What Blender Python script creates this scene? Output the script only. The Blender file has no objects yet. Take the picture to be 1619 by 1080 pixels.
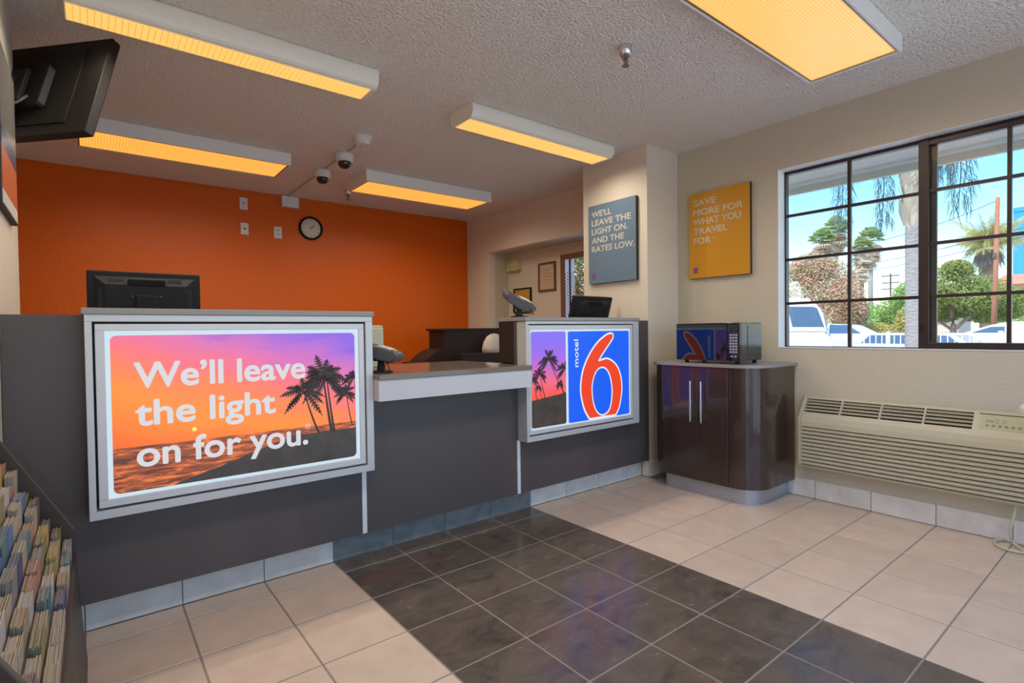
import bpy, bmesh, math, random
from mathutils import Vector, Matrix

sc = bpy.context.scene
COL = sc.collection
rnd = random.Random(6)

# ------------------------------------------------------------------ camera, sky, sun, exposure
T = 0.307                      # floor tile pitch (metres)
H = 2.44                       # ceiling height
CAM = Vector((-0.8787, -2.3608, 1.0855))
yaw, pitch, roll = math.radians(38.3498), math.radians(-1.062), math.radians(-0.7522)
fw = Vector((math.sin(yaw) * math.cos(pitch), math.cos(yaw) * math.cos(pitch), math.sin(pitch)))
rt = Vector((math.cos(yaw), -math.sin(yaw), 0))
upv = rt.cross(fw)
r2 = rt * math.cos(roll) + upv * math.sin(roll)
u2 = -rt * math.sin(roll) + upv * math.cos(roll)
cd = bpy.data.cameras.new('camera')
cam = bpy.data.objects.new('camera', cd)
COL.objects.link(cam)
cd.sensor_width = 36.0
cd.lens = 36.0 * 839.49 / 1619.0
cd.clip_start = 0.02
cd.clip_end = 500
m = Matrix.Identity(4)
for i in range(3):
    m[i][0], m[i][1], m[i][2], m[i][3] = r2[i], u2[i], -fw[i], CAM[i]
cam.matrix_world = m
sc.camera = cam

w = bpy.data.worlds.new('sky')
sc.world = w
w.use_nodes = True
nt = w.node_tree
nt.nodes.clear()
wo = nt.nodes.new('ShaderNodeOutputWorld')
bg = nt.nodes.new('ShaderNodeBackground')
sky = nt.nodes.new('ShaderNodeTexSky')
sky.sky_type = 'NISHITA'
sky.sun_disc = False
sky.sun_elevation = math.radians(58)
sky.sun_rotation = math.radians(250)
sky.air_density = 1.0
sky.dust_density = 0.8
sky.ozone_density = 1.4
hsv = nt.nodes.new('ShaderNodeHueSaturation')
hsv.inputs['Saturation'].default_value = 1.4
nt.links.new(sky.outputs[0], hsv.inputs['Color'])
nt.links.new(hsv.outputs[0], bg.inputs[0])
bg.inputs[1].default_value = 0.42
nt.links.new(bg.outputs[0], wo.inputs[0])

sl = bpy.data.lights.new('sun', 'SUN')
sl.energy = 6.0
sl.angle = math.radians(0.6)
sl.color = (1.0, 0.95, 0.87)
so = bpy.data.objects.new('sun', sl)
COL.objects.link(so)
so.rotation_euler = Vector((0.50, -0.10, -0.86)).to_track_quat('-Z', 'Y').to_euler()

vs = sc.view_settings
vs.view_transform = 'Standard'
vs.look = 'None'
vs.exposure = 0.06
vs.gamma = 1.0
vs.use_curve_mapping = False
sc.cycles.use_denoising = True
sc.cycles.max_bounces = 10
sc.cycles.diffuse_bounces = 6
sc.cycles.transparent_max_bounces = 24
sc.cycles.sample_clamp_indirect = 6.0
LAMP_W = 46.0                  # watts sent out by each ceiling fixture
LAMP_COL = (1.0, 0.90, 0.76)

# ------------------------------------------------------------------ materials
MATS = {}


def principled(name):
    mt = bpy.data.materials.new(name)
    mt.use_nodes = True
    n = mt.node_tree
    b = n.nodes['Principled BSDF']
    MATS[name] = mt
    return mt, n, b


def ramp(n, stops, interp='LINEAR'):
    r = n.nodes.new('ShaderNodeValToRGB')
    r.color_ramp.interpolation = interp
    e = r.color_ramp.elements
    while len(e) < len(stops):
        e.new(0.5)
    for el, (p, c) in zip(e, stops):
        el.position = p
        el.color = tuple(c) + (1,) if len(c) == 3 else c
    return r


def mathn(n, op, a, b=None, clamp=False):
    x = n.nodes.new('ShaderNodeMath')
    x.operation = op
    x.use_clamp = clamp
    for i, v in enumerate((a, b)):
        if v is None:
            continue
        if isinstance(v, (int, float)):
            x.inputs[i].default_value = v
        else:
            n.links.new(v, x.inputs[i])
    return x.outputs[0]


def mixc(n, fac, a, b, typ='MIX'):
    x = n.nodes.new('ShaderNodeMix')
    x.data_type = 'RGBA'
    x.blend_type = typ
    for key, v in ((0, fac), (6, a), (7, b)):
        if isinstance(v, (int, float)):
            x.inputs[key].default_value = v
        elif isinstance(v, (tuple, list)):
            x.inputs[key].default_value = tuple(v) + (1,) if len(v) == 3 else v
        else:
            n.links.new(v, x.inputs[key])
    return x.outputs[2]


def noise(n, scale, detail=4, rough=0.55, vec=None, dist=0.0):
    x = n.nodes.new('ShaderNodeTexNoise')
    x.inputs['Scale'].default_value = scale
    x.inputs['Detail'].default_value = detail
    x.inputs['Roughness'].default_value = rough
    x.inputs['Distortion'].default_value = dist
    if vec is not None:
        n.links.new(vec, x.inputs['Vector'])
    return x


def coords(n, rand=0.0, scale=None):
    tc = n.nodes.new('ShaderNodeTexCoord')
    out = tc.outputs['Object']
    if rand:
        oi = n.nodes.new('ShaderNodeObjectInfo')
        cx = n.nodes.new('ShaderNodeCombineXYZ')
        for i, k in enumerate((1.0, 1.7, 2.3)):
            n.links.new(mathn(n, 'MULTIPLY', oi.outputs['Random'], rand * k), cx.inputs[i])
        va = n.nodes.new('ShaderNodeVectorMath')
        n.links.new(out, va.inputs[0])
        n.links.new(cx.outputs[0], va.inputs[1])
        out = va.outputs[0]
    if scale:
        mp = n.nodes.new('ShaderNodeMapping')
        mp.inputs['Scale'].default_value = scale
        n.links.new(out, mp.inputs['Vector'])
        out = mp.outputs[0]
    return out


def mat(name, col, rough=0.5, metal=0.0, spec=0.5, var=None, bump=None, coat=0.0, rand=0.0, stretch=None, objrand=0.0):
    """var = (noise scale, second colour, contrast); bump = (scale, strength, distance)"""
    mt, n, b = principled(name)
    b.inputs['Base Color'].default_value = tuple(col) + (1,)
    b.inputs['Roughness'].default_value = rough
    b.inputs['Metallic'].default_value = metal
    b.inputs['Specular IOR Level'].default_value = spec
    if coat:
        b.inputs['Coat Weight'].default_value = coat
        b.inputs['Coat Roughness'].default_value = 0.06
    if var or bump:
        v = coords(n, rand, stretch)
    out = None
    if var:
        nz = noise(n, var[0], 6, 0.6, v)
        k = var[2]
        rp = ramp(n, [(0.5 - k, col), (0.5 + k, var[1])])
        n.links.new(nz.outputs[0], rp.inputs[0])
        out = rp.outputs[0]
    if objrand:
        oi = n.nodes.new('ShaderNodeObjectInfo')
        f = mathn(n, 'ADD', mathn(n, 'MULTIPLY', oi.outputs['Random'], objrand), 1 - objrand / 2)
        hs = n.nodes.new('ShaderNodeHueSaturation')
        n.links.new(f, hs.inputs['Value'])
        if out is not None:
            n.links.new(out, hs.inputs['Color'])
        else:
            hs.inputs['Color'].default_value = tuple(col) + (1,)
        out = hs.outputs[0]
    if out is not None:
        n.links.new(out, b.inputs['Base Color'])
    if bump:
        nb = noise(n, bump[0], 3, 0.5, v)
        bp = n.nodes.new('ShaderNodeBump')
        bp.inputs['Strength'].default_value = bump[1]
        bp.inputs['Distance'].default_value = bump[2]
        n.links.new(nb.outputs[0], bp.inputs['Height'])
        n.links.new(bp.outputs[0], b.inputs['Normal'])
    return mt


def emis(name, col, strength=1.0, spec=0.3, rough=0.3):
    mt, n, b = principled(name)
    b.inputs['Base Color'].default_value = (0.02, 0.02, 0.02, 1)
    b.inputs['Roughness'].default_value = rough
    b.inputs['Specular IOR Level'].default_value = spec
    b.inputs['Emission Color'].default_value = tuple(col) + (1,)
    b.inputs['Emission Strength'].default_value = strength
    return mt


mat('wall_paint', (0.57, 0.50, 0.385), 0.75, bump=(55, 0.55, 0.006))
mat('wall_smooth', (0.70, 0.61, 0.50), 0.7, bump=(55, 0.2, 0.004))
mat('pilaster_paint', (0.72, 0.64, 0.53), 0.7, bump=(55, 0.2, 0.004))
mat('pale_lit_paint', (0.80, 0.79, 0.77), 0.6, bump=(60, 0.15, 0.003))  # wall paint lightened for daylight on the reveals; own pale colour elsewhere
mat('orange_paint', (0.66, 0.115, 0.003), 0.36, spec=0.3, bump=(48, 0.45, 0.006))
mat('ceiling_paint', (0.92, 0.87, 0.80), 0.9, bump=(70, 1.0, 0.03))
mat('tile_light', (0.68, 0.54, 0.43), 0.32, var=(9, (0.60, 0.475, 0.38), 0.16), bump=(14, 0.05, 0.002), rand=9, objrand=0.10)
mat('tile_base_lit', (0.82, 0.78, 0.74), 0.35, var=(9, (0.68, 0.63, 0.58), 0.16), rand=9, objrand=0.06)  # light floor tile, whitened to hold the cool daylight on the skirting
mat('grout', (0.27, 0.24, 0.21), 0.9)
mat('dark_laminate', (0.100, 0.083, 0.084), 0.42, var=(5, (0.080, 0.066, 0.067), 0.2), stretch=(1, 1, 0.15))
mat('dark_wood', (0.040, 0.022, 0.017), 0.24, coat=0.6)
mat('dark_wood_dull', (0.032, 0.018, 0.014), 0.55, spec=0.3)
mat('counter_top', (0.30, 0.28, 0.27), 0.3)
mat('slab_top', (0.22, 0.175, 0.145), 0.07)
mat('white_laminate', (0.66, 0.66, 0.69), 0.45, var=(4, (0.60, 0.60, 0.63), 0.2))
mat('silver_frame', (0.60, 0.61, 0.63), 0.38, metal=0.25)
mat('silver_inner', (0.66, 0.67, 0.70), 0.35, metal=0.15)
mat('groove_dark', (0.05, 0.05, 0.06), 0.6)
mat('trim_white', (0.78, 0.79, 0.82), 0.35)
mat('plinth_silver', (0.45, 0.46, 0.50), 0.3, metal=0.5)
mat('chrome', (0.75, 0.74, 0.73), 0.2, metal=1.0)
mat('brass_dark', (0.30, 0.26, 0.20), 0.35, metal=0.9)
mat('black_plastic', (0.016, 0.016, 0.018), 0.55, spec=0.2)
mat('black_gloss', (0.008, 0.008, 0.010), 0.04, spec=0.9)
mat('black_matte', (0.010, 0.010, 0.010), 0.7, spec=0.15)
mat('tv_plastic', (0.012, 0.010, 0.009), 0.45, spec=0.25)
mat('tv_raised', (0.015, 0.013, 0.011), 0.5, spec=0.2)
mat('grey_plastic', (0.10, 0.10, 0.11), 0.45)
mat('vent_plastic', (0.04, 0.04, 0.042), 0.5)
mat('key_light', (0.62, 0.62, 0.62), 0.5)
mat('key_green', (0.10, 0.35, 0.16), 0.5)
mat('key_red', (0.5, 0.08, 0.06), 0.5)
mat('key_yellow', (0.6, 0.5, 0.1), 0.5)
mat('mw_side', (0.10, 0.10, 0.11), 0.16, metal=0.7)
mat('mw_keys', (0.35, 0.36, 0.40), 0.5)
mat('white_plastic', (0.74, 0.72, 0.70), 0.45)
mat('white_metal', (0.84, 0.82, 0.78), 0.4)
mat('fixture_wrap', (0.84, 0.81, 0.70), 0.3)
mat('camera_base', (0.72, 0.68, 0.64), 0.5)
mat('conduit_paint', (0.52, 0.48, 0.45), 0.7)
mat('smoked_dome', (0.010, 0.010, 0.012), 0.06, spec=0.8)
mat('clock_face', (0.62, 0.60, 0.52), 0.4)
mat('ptac_beige', (0.52, 0.47, 0.34), 0.42)
mat('ptac_slat', (0.50, 0.45, 0.33), 0.5)
mat('ptac_inside', (0.10, 0.085, 0.06), 0.8)
mat('ptac_panel', (0.42, 0.40, 0.24), 0.4)
mat('ptac_key', (0.22, 0.22, 0.13), 0.5)
mat('lcd_dark', (0.03, 0.035, 0.02), 0.2)
mat('cord_beige', (0.58, 0.54, 0.42), 0.5)
mat('window_bronze', (0.040, 0.026, 0.022), 0.35, metal=0.3)
mat('poster_blue', (0.13, 0.20, 0.28), 0.5)
mat('poster_yellow', (0.62, 0.27, 0.002), 0.5)
mat('poster_edge', (0.022, 0.022, 0.02), 0.6)
mat('poster_text', (0.60, 0.56, 0.44), 0.6)
mat('logo_purple', (0.10, 0.06, 0.30), 0.5)
mat('logo_red', (0.60, 0.06, 0.08), 0.5)
mat('poster_grey', (0.22, 0.20, 0.18), 0.3)
mat('poster_navy', (0.05, 0.08, 0.16), 0.3)
mat('poster_orange', (0.62, 0.16, 0.06), 0.3)
mat('poster_white', (0.62, 0.62, 0.60), 0.4)
mat('door_brown', (0.22, 0.10, 0.055), 0.5)
mat('frame_brown', (0.16, 0.085, 0.035), 0.4)
mat('paper_tan', (0.62, 0.46, 0.32), 0.7)
mat('paper_line', (0.30, 0.20, 0.14), 0.7)
mat('picture_orange', (0.62, 0.34, 0.05), 0.5)
mat('box_cream', (0.60, 0.52, 0.28), 0.5)
mat('cream_plastic', (0.55, 0.50, 0.38), 0.5)
mat('pale_cover', (0.62, 0.55, 0.47), 0.5)
mat('table_white', (0.82, 0.82, 0.86), 0.3)
mat('rack_wood', (0.060, 0.046, 0.036), 0.45, var=(6, (0.04, 0.03, 0.024), 0.2), stretch=(1, 1, 0.2))
mat('rack_edge', (0.11, 0.09, 0.075), 0.4)
mat('asphalt', (0.60, 0.59, 0.57), 0.9, var=(0.6, (0.52, 0.51, 0.50), 0.3))
mat('eave_paint', (0.66, 0.62, 0.52), 0.8)
mat('car_white', (0.85, 0.85, 0.86), 0.25, coat=0.5)
mat('car_silver', (0.55, 0.57, 0.60), 0.25, coat=0.5)
mat('car_glass', (0.05, 0.10, 0.16), 0.05, spec=0.9)
mat('tyre', (0.02, 0.02, 0.02), 0.8)
mat('car_lamp', (0.55, 0.08, 0.04), 0.3)
mat('fence_white', (0.80, 0.80, 0.80), 0.5)
mat('palm_trunk', (0.42, 0.38, 0.34), 0.9, bump=(14, 0.6, 0.05), var=(9, (0.30, 0.27, 0.24), 0.2), stretch=(1, 1, 5))
mat('palm_husk', (0.50, 0.40, 0.28), 0.9)
mat('bark', (0.22, 0.15, 0.10), 0.9)
mat('pole_red', (0.34, 0.14, 0.07), 0.9)
mat('pole_dark', (0.09, 0.075, 0.07), 0.9)
mat('wire', (0.05, 0.05, 0.06), 0.8)
mat('stucco_blue', (0.03, 0.30, 0.52), 0.8)
mat('stucco_tan', (0.55, 0.46, 0.36), 0.8)
mat('roof_red', (0.62, 0.22, 0.13), 0.8)
mat('far_window', (0.06, 0.09, 0.12), 0.2)


def leaf_mat(name, c1, c2):
    mt, n, b = principled(name)
    v = coords(n)
    nz = noise(n, 1.6, 4, 0.6, v)
    rp = ramp(n, [(0.35, c1), (0.65, c2)])
    n.links.new(nz.outputs[0], rp.inputs[0])
    n.links.new(rp.outputs[0], b.inputs['Base Color'])
    b.inputs['Roughness'].default_value = 0.6
    b.inputs['Specular IOR Level'].default_value = 0.25
    tl = n.nodes.new('ShaderNodeBsdfTranslucent')
    n.links.new(rp.outputs[0], tl.inputs[0])
    ms = n.nodes.new('ShaderNodeMixShader')
    ms.inputs[0].default_value = 0.4
    n.links.new(b.outputs[0], ms.inputs[1])
    n.links.new(tl.outputs[0], ms.inputs[2])
    n.links.new(ms.outputs[0], n.nodes['Material Output'].inputs[0])
    return mt


leaf_mat('leaf_green', (0.17, 0.25, 0.06), (0.36, 0.40, 0.12))
leaf_mat('leaf_bright', (0.18, 0.36, 0.08), (0.40, 0.56, 0.16))
leaf_mat('leaf_red', (0.36, 0.37, 0.17), (0.78, 0.46, 0.34))
leaf_mat('leaf_palm_hazy', (0.30, 0.42, 0.14), (0.52, 0.56, 0.28))  # fan palm green, lightened to carry distance haze
leaf_mat('leaf_drop', (0.07, 0.14, 0.14), (0.16, 0.26, 0.20))
leaf_mat('leaf_dry_hazy', (0.56, 0.46, 0.33), (0.78, 0.68, 0.52))  # tan of the dry fan palm fronds, with distance haze mixed in
leaf_mat('leaf_yellow', (0.32, 0.36, 0.12), (0.66, 0.54, 0.18))
leaf_mat('leaf_grey', (0.16, 0.16, 0.13), (0.28, 0.26, 0.24))  # dark grey leaves hanging below the date palm crown
leaf_mat('leaf_brick', (0.55, 0.30, 0.18), (0.42, 0.48, 0.16))

mt, n, b = principled('blind_white')
b.inputs['Base Color'].default_value = (0.85, 0.86, 0.90, 1)
tl = n.nodes.new('ShaderNodeBsdfTranslucent')
tl.inputs[0].default_value = (0.85, 0.87, 0.95, 1)
ms = n.nodes.new('ShaderNodeMixShader')
ms.inputs[0].default_value = 0.6
n.links.new(b.outputs[0], ms.inputs[1])
n.links.new(tl.outputs[0], ms.inputs[2])
n.links.new(ms.outputs[0], n.nodes['Material Output'].inputs[0])

# slate tile: brown and grey clouds with fine streaks
mt, n, b = principled('tile_dark')
v = coords(n, 11, (1, 1.5, 1))
n1 = noise(n, 5.5, 8, 0.66, v, 0.8)
r1 = ramp(n, [(0.30, (0.060, 0.052, 0.046)), (0.46, (0.105, 0.085, 0.070)), (0.58, (0.135, 0.102, 0.077)), (0.78, (0.125, 0.117, 0.110))])
n.links.new(n1.outputs[0], r1.inputs[0])
n2 = noise(n, 30, 6, 0.7, v, 1.2)
o = mixc(n, 0.16, r1.outputs[0], n2.outputs[0], 'OVERLAY')
n.links.new(o, b.inputs['Base Color'])
b.inputs['Roughness'].default_value = 0.2
rr = ramp(n, [(0.3, (0.15, 0.15, 0.15)), (0.7, (0.30, 0.30, 0.30))])
n.links.new(n1.outputs[0], rr.inputs[0])
n.links.new(rr.outputs[0], b.inputs['Roughness'])

# the same slate standing upright, cool daylight put into its lighter, bluer colour
mt, n, b = principled('tile_dark_base_lit')
v = coords(n, 11)
n1 = noise(n, 12, 8, 0.66, v, 0.8)
r1 = ramp(n, [(0.30, (0.15, 0.16, 0.165)), (0.55, (0.25, 0.255, 0.25)), (0.75, (0.30, 0.265, 0.225))])
n.links.new(n1.outputs[0], r1.inputs[0])
n.links.new(r1.outputs[0], b.inputs['Base Color'])
b.inputs['Roughness'].default_value = 0.4

# window glass: clear, with a weak mirror image
mt = bpy.data.materials.new('pane_glass')
mt.use_nodes = True
n = mt.node_tree
n.nodes.clear()
out = n.nodes.new('ShaderNodeOutputMaterial')
mx = n.nodes.new('ShaderNodeMixShader')
tr = n.nodes.new('ShaderNodeBsdfTransparent')
tr.inputs[0].default_value = (0.95, 0.97, 0.97, 1)
gl = n.nodes.new('ShaderNodeBsdfGlossy')
gl.inputs['Roughness'].default_value = 0.0
fr = n.nodes.new('ShaderNodeFresnel')
ge = n.nodes.new('ShaderNodeNewGeometry')
n.links.new(mathn(n, 'SUBTRACT', 1.45, mathn(n, 'MULTIPLY', ge.outputs['Backfacing'], 1.45 - 1 / 1.45)), fr.inputs[0])   # both faces of the sheet mirror alike
n.links.new(fr.outputs[0], mx.inputs[0])
n.links.new(tr.outputs[0], mx.inputs[1])
n.links.new(gl.outputs[0], mx.inputs[2])
n.links.new(mx.outputs[0], out.inputs[0])
MATS['pane_glass'] = mt

# prismatic lamp lens: amber, ribbed
def lens_mat(name, sx, sy, col, strength):
    mt, n, b = principled(name)
    b.inputs['Base Color'].default_value = (0.6, 0.5, 0.3, 1)
    b.inputs['Roughness'].default_value = 0.3
    v = coords(n)
    bk = n.nodes.new('ShaderNodeTexBrick')
    bk.offset = 0.0
    bk.inputs['Scale'].default_value = 1.0
    bk.inputs['Brick Width'].default_value = sx
    bk.inputs['Row Height'].default_value = sy
    bk.inputs['Mortar Size'].default_value = 0.0022
    bk.inputs['Mortar Smooth'].default_value = 0.5
    bk.inputs['Color1'].default_value = (1, 1, 1, 1)
    bk.inputs['Color2'].default_value = (0.93, 0.93, 0.93, 1)
    bk.inputs['Mortar'].default_value = (0.62, 0.50, 0.36, 1)
    n.links.new(v, bk.inputs['Vector'])
    o = mixc(n, 1.0, col, bk.outputs[0], 'MULTIPLY')
    n.links.new(o, b.inputs['Emission Color'])
    b.inputs['Emission Strength'].default_value = strength


lens_mat('lens_wrap', 0.022, 0.0105, (1.0, 0.58, 0.12), 1.05)
lens_mat('lens_panel', 0.016, 0.0125, (1.0, 0.50, 0.075), 1.05)

emis('box_white', (0.72, 0.88, 1.0), 0.82)
emis('letter_white', (0.70, 0.69, 0.74), 0.95)
emis('sign_blue', (0.004, 0.115, 0.93), 0.95)
emis('sign_red', (0.86, 0.055, 0.012), 0.95)
emis('sign_white', (0.80, 0.86, 0.98), 0.95)
emis('print_dark', (0.030, 0.022, 0.022), 1.0)
emis('print_sun', (1.0, 0.75, 0.2), 1.1)


# back-lit sunset photograph printed on film (object space: x across, z up, in metres)
def sunset(name, wd, ht, hz, beach):
    mt, n, b = principled(name)
    b.inputs['Base Color'].default_value = (0.02, 0.02, 0.02, 1)
    b.inputs['Roughness'].default_value = 0.3
    v = coords(n)
    sp = n.nodes.new('ShaderNodeSeparateXYZ')
    n.links.new(v, sp.inputs[0])
    u = mathn(n, 'DIVIDE', sp.outputs[0], wd)
    q = mathn(n, 'DIVIDE', sp.outputs[2], ht)
    mp = n.nodes.new('ShaderNodeMapping')
    mp.inputs['Scale'].default_value = (2.2, 1, 7.5)
    mp.inputs['Rotation'].default_value = (0, 0.12, 0)
    n.links.new(v, mp.inputs['Vector'])
    cl = noise(n, 1.7, 6, 0.6, mp.outputs[0], 0.4)
    wob = mathn(n, 'MULTIPLY', mathn(n, 'SUBTRACT', cl.outputs[0], 0.5), 0.26)
    if beach:
        t = mathn(n, 'ADD', mathn(n, 'ADD', mathn(n, 'MULTIPLY', q, 0.74), mathn(n, 'MULTIPLY', u, 0.34)), wob)
        sk = ramp(n, [(0.22, (0.95, 0.13, 0.012)), (0.45, (1.0, 0.27, 0.022)), (0.58, (0.98, 0.22, 0.06)), (0.70, (0.93, 0.16, 0.19)), (0.83, (0.66, 0.15, 0.46)), (1.0, (0.24, 0.11, 0.74))])
    else:
        t = mathn(n, 'ADD', q, mathn(n, 'MULTIPLY', wob, 0.35))
        sk = ramp(n, [(0.34, (0.90, 0.09, 0.07)), (0.46, (0.85, 0.13, 0.22)), (0.58, (0.62, 0.14, 0.48)), (0.72, (0.35, 0.13, 0.76)), (0.92, (0.22, 0.14, 0.85))])
    n.links.new(t, sk.inputs[0])
    # streaks of darker cloud
    cs = ramp(n, [(0.58, (0, 0, 0)), (0.74, (1, 1, 1))])
    n.links.new(cl.outputs[0], cs.inputs[0])
    up = mathn(n, 'MULTIPLY', mathn(n, 'SUBTRACT', q, 0.55, True), 2.0, True)
    skc = mixc(n, mathn(n, 'MULTIPLY', mathn(n, 'MULTIPLY', cs.outputs[0], up), 0.75 if beach else 0.0), sk.outputs[0], (0.27, 0.07, 0.30))
    # sea
    mp2 = n.nodes.new('ShaderNodeMapping')
    mp2.inputs['Scale'].default_value = (9, 1, 75)
    mp2.inputs['Rotation'].default_value = (0, -0.10, 0)
    n.links.new(v, mp2.inputs['Vector'])
    wv = noise(n, 1.0, 5, 0.7, mp2.outputs[0], 0.6)
    sea = ramp(n, [(0.40, (0.10, 0.028, 0.020)), (0.50, (0.34, 0.075, 0.022)), (0.60, (0.86, 0.20, 0.045))])
    n.links.new(wv.outputs[0], sea.inputs[0])
    below = mathn(n, 'LESS_THAN', q, hz)
    c = mixc(n, below, skc, sea.outputs[0])
    # land
    ln = noise(n, 14, 6, 0.7, v)
    lw = mathn(n, 'MULTIPLY', mathn(n, 'SUBTRACT', ln.outputs[0], 0.5), 0.05)
    if beach:
        edge = mathn(n, 'ADD', mathn(n, 'MULTIPLY', mathn(n, 'DIVIDE', mathn(n, 'SUBTRACT', u, 0.20), 0.50, True), 0.215), lw)
        edge = mathn(n, 'ADD', edge, mathn(n, 'MULTIPLY', u, 0.02))
    else:
        edge = mathn(n, 'ADD', mathn(n, 'MULTIPLY', u, 0.05), mathn(n, 'ADD', lw, 0.285))
    land = mathn(n, 'LESS_THAN', q, edge)
    lc = ramp(n, [(0.3, (0.022, 0.018, 0.018)), (0.75, (0.062, 0.048, 0.042))])
    n.links.new(ln.outputs[0], lc.inputs[0])
    c = mixc(n, land, c, lc.outputs[0])
    n.links.new(c, b.inputs['Emission Color'])
    b.inputs['Emission Strength'].default_value = 1.0


sunset('sunset_print', 0.893, 0.566, 0.285, True)
sunset('palms_print', 0.278, 0.567, 0.30, False)

# paper stock for the brochures
PAPER = {'cream': (0.50, 0.42, 0.33), 'white': (0.58, 0.56, 0.54), 'blue': (0.10, 0.20, 0.42), 'grey blue': (0.24, 0.27, 0.34), 'teal': (0.08, 0.22, 0.25),
         'olive': (0.30, 0.27, 0.10), 'salmon': (0.52, 0.25, 0.18), 'plum': (0.22, 0.13, 0.15), 'tan': (0.42, 0.31, 0.20), 'navy': (0.05, 0.08, 0.22),
         'grey': (0.27, 0.26, 0.26), 'yellow': (0.55, 0.42, 0.10)}
for k, c in PAPER.items():
    mat('cover_' + k, tuple(0.8 * q for q in c), 0.35)
    mat('pages_' + k, tuple(0.45 * a + 0.55 * bb for a, bb in zip(c, (0.29, 0.265, 0.24))), 0.7)


# ------------------------------------------------------------------ mesh helpers
class MB:
    """collects shapes, then links them as one mesh object"""

    def __init__(s):
        s.bm = bmesh.new()

    def box(s, x0, x1, y0, y1, z0, z1, bevel=0.0, seg=2):
        g = bmesh.new()
        bmesh.ops.create_cube(g, size=1.0)
        for vv in g.verts:
            vv.co = Vector(((x0 + x1) / 2 + vv.co.x * (x1 - x0), (y0 + y1) / 2 + vv.co.y * (y1 - y0), (z0 + z1) / 2 + vv.co.z * (z1 - z0)))
        if bevel:
            bmesh.ops.bevel(g, geom=g.edges[:], offset=bevel, segments=seg, affect='EDGES', profile=0.5)
        s._merge(g)
        return s

    def _merge(s, g, mtx=None):
        if mtx is not None:
            bmesh.ops.transform(g, matrix=mtx, verts=g.verts[:])
        tmp = bpy.data.meshes.new('tmp')
        g.to_mesh(tmp)
        g.free()
        s.bm.from_mesh(tmp)
        bpy.data.meshes.remove(tmp)

    def prism(s, poly, axis, a0, a1, bevel=0.0):
        """poly: 2D outline; axis 'x' -> (y,z), 'y' -> (x,z), 'z' -> (x,y)"""
        g = bmesh.new()

        def P(p, a):
            return {'x': (a, p[0], p[1]), 'y': (p[0], a, p[1]), 'z': (p[0], p[1], a)}[axis]
        lo = [g.verts.new(P(p, a0)) for p in poly]
        hi = [g.verts.new(P(p, a1)) for p in poly]
        nn = len(poly)
        g.faces.new(lo)
        g.faces.new(hi[::-1])
        for i in range(nn):
            g.faces.new((lo[i], hi[i], hi[(i + 1) % nn], lo[(i + 1) % nn]))
        bmesh.ops.recalc_face_normals(g, faces=g.faces[:])
        if bevel:
            bmesh.ops.bevel(g, geom=g.edges[:], offset=bevel, segments=2, affect='EDGES')
        s._merge(g)
        return s

    def tube(s, pts, r, nseg=8, r1=None, caps=True):
        pts = [Vector(p) for p in pts]
        rings = []
        ref = Vector((0, 0, 1))
        N = len(pts)
        for i, p in enumerate(pts):
            d = (pts[min(i + 1, N - 1)] - pts[max(i - 1, 0)]).normalized()
            a = d.cross(ref)
            if a.length < 0.05:
                a = d.cross(Vector((0, 1, 0)))
            a.normalize()
            bb = d.cross(a).normalized()
            rad = r if r1 is None else r + (r1 - r) * i / max(1, N - 1)
            rings.append([s.bm.verts.new(p + (a * math.cos(2 * math.pi * k / nseg) + bb * math.sin(2 * math.pi * k / nseg)) * rad) for k in range(nseg)])
        for i in range(N - 1):
            for k in range(nseg):
                s.bm.faces.new((rings[i][k], rings[i][(k + 1) % nseg], rings[i + 1][(k + 1) % nseg], rings[i + 1][k]))
        if caps:
            s.bm.faces.new(rings[0][::-1])
            s.bm.faces.new(rings[-1])
        return s

    def lathe(s, prof, center=(0, 0, 0), axis='z', nseg=24):
        """prof: (radius, height) pairs turned round the axis"""
        c = Vector(center)

        def P(r, h, a):
            x, y = r * math.cos(a), r * math.sin(a)
            return c + Vector({'z': (x, y, h), 'y': (x, h, y), 'x': (h, x, y)}[axis])
        rings = []
        for r, h in prof:
            if r < 1e-6:
                rings.append([s.bm.verts.new(P(0, h, 0))])
            else:
                rings.append([s.bm.verts.new(P(r, h, 2 * math.pi * k / nseg)) for k in range(nseg)])
        fs = []
        for A, B in zip(rings, rings[1:]):
            for k in range(nseg):
                k2 = (k + 1) % nseg
                if len(A) == 1 and len(B) == 1:
                    continue
                if len(A) == 1:
                    fs.append(s.bm.faces.new((A[0], B[k], B[k2])))
                elif len(B) == 1:
                    fs.append(s.bm.faces.new((A[k], A[k2], B[0])))
                else:
                    fs.append(s.bm.faces.new((A[k], A[k2], B[k2], B[k])))
        for A, flip in ((rings[0], 0), (rings[-1], 1)):
            if len(A) > 1:
                fs.append(s.bm.faces.new(A if flip else A[::-1]))
        bmesh.ops.recalc_face_normals(s.bm, faces=fs)
        return s

    def poly(s, pts):
        return s.bm.faces.new([s.bm.verts.new(p) for p in pts])

    def ring(s, x0, x1, z0, z1, wd, y0, y1):
        """rectangular picture-frame ring in the x-z plane, y0..y1 deep; wd = border (left, right, bottom, top)"""
        l, r, bt, tp = wd if isinstance(wd, (tuple, list)) else (wd,) * 4
        s.box(x0, x1, y0, y1, z1 - tp, z1, 0.002)
        s.box(x0, x1, y0, y1, z0, z0 + bt, 0.002)
        s.box(x0, x0 + l, y0, y1, z0 + bt, z1 - tp, 0.002)
        s.box(x1 - r, x1, y0, y1, z0 + bt, z1 - tp, 0.002)
        return s

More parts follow.
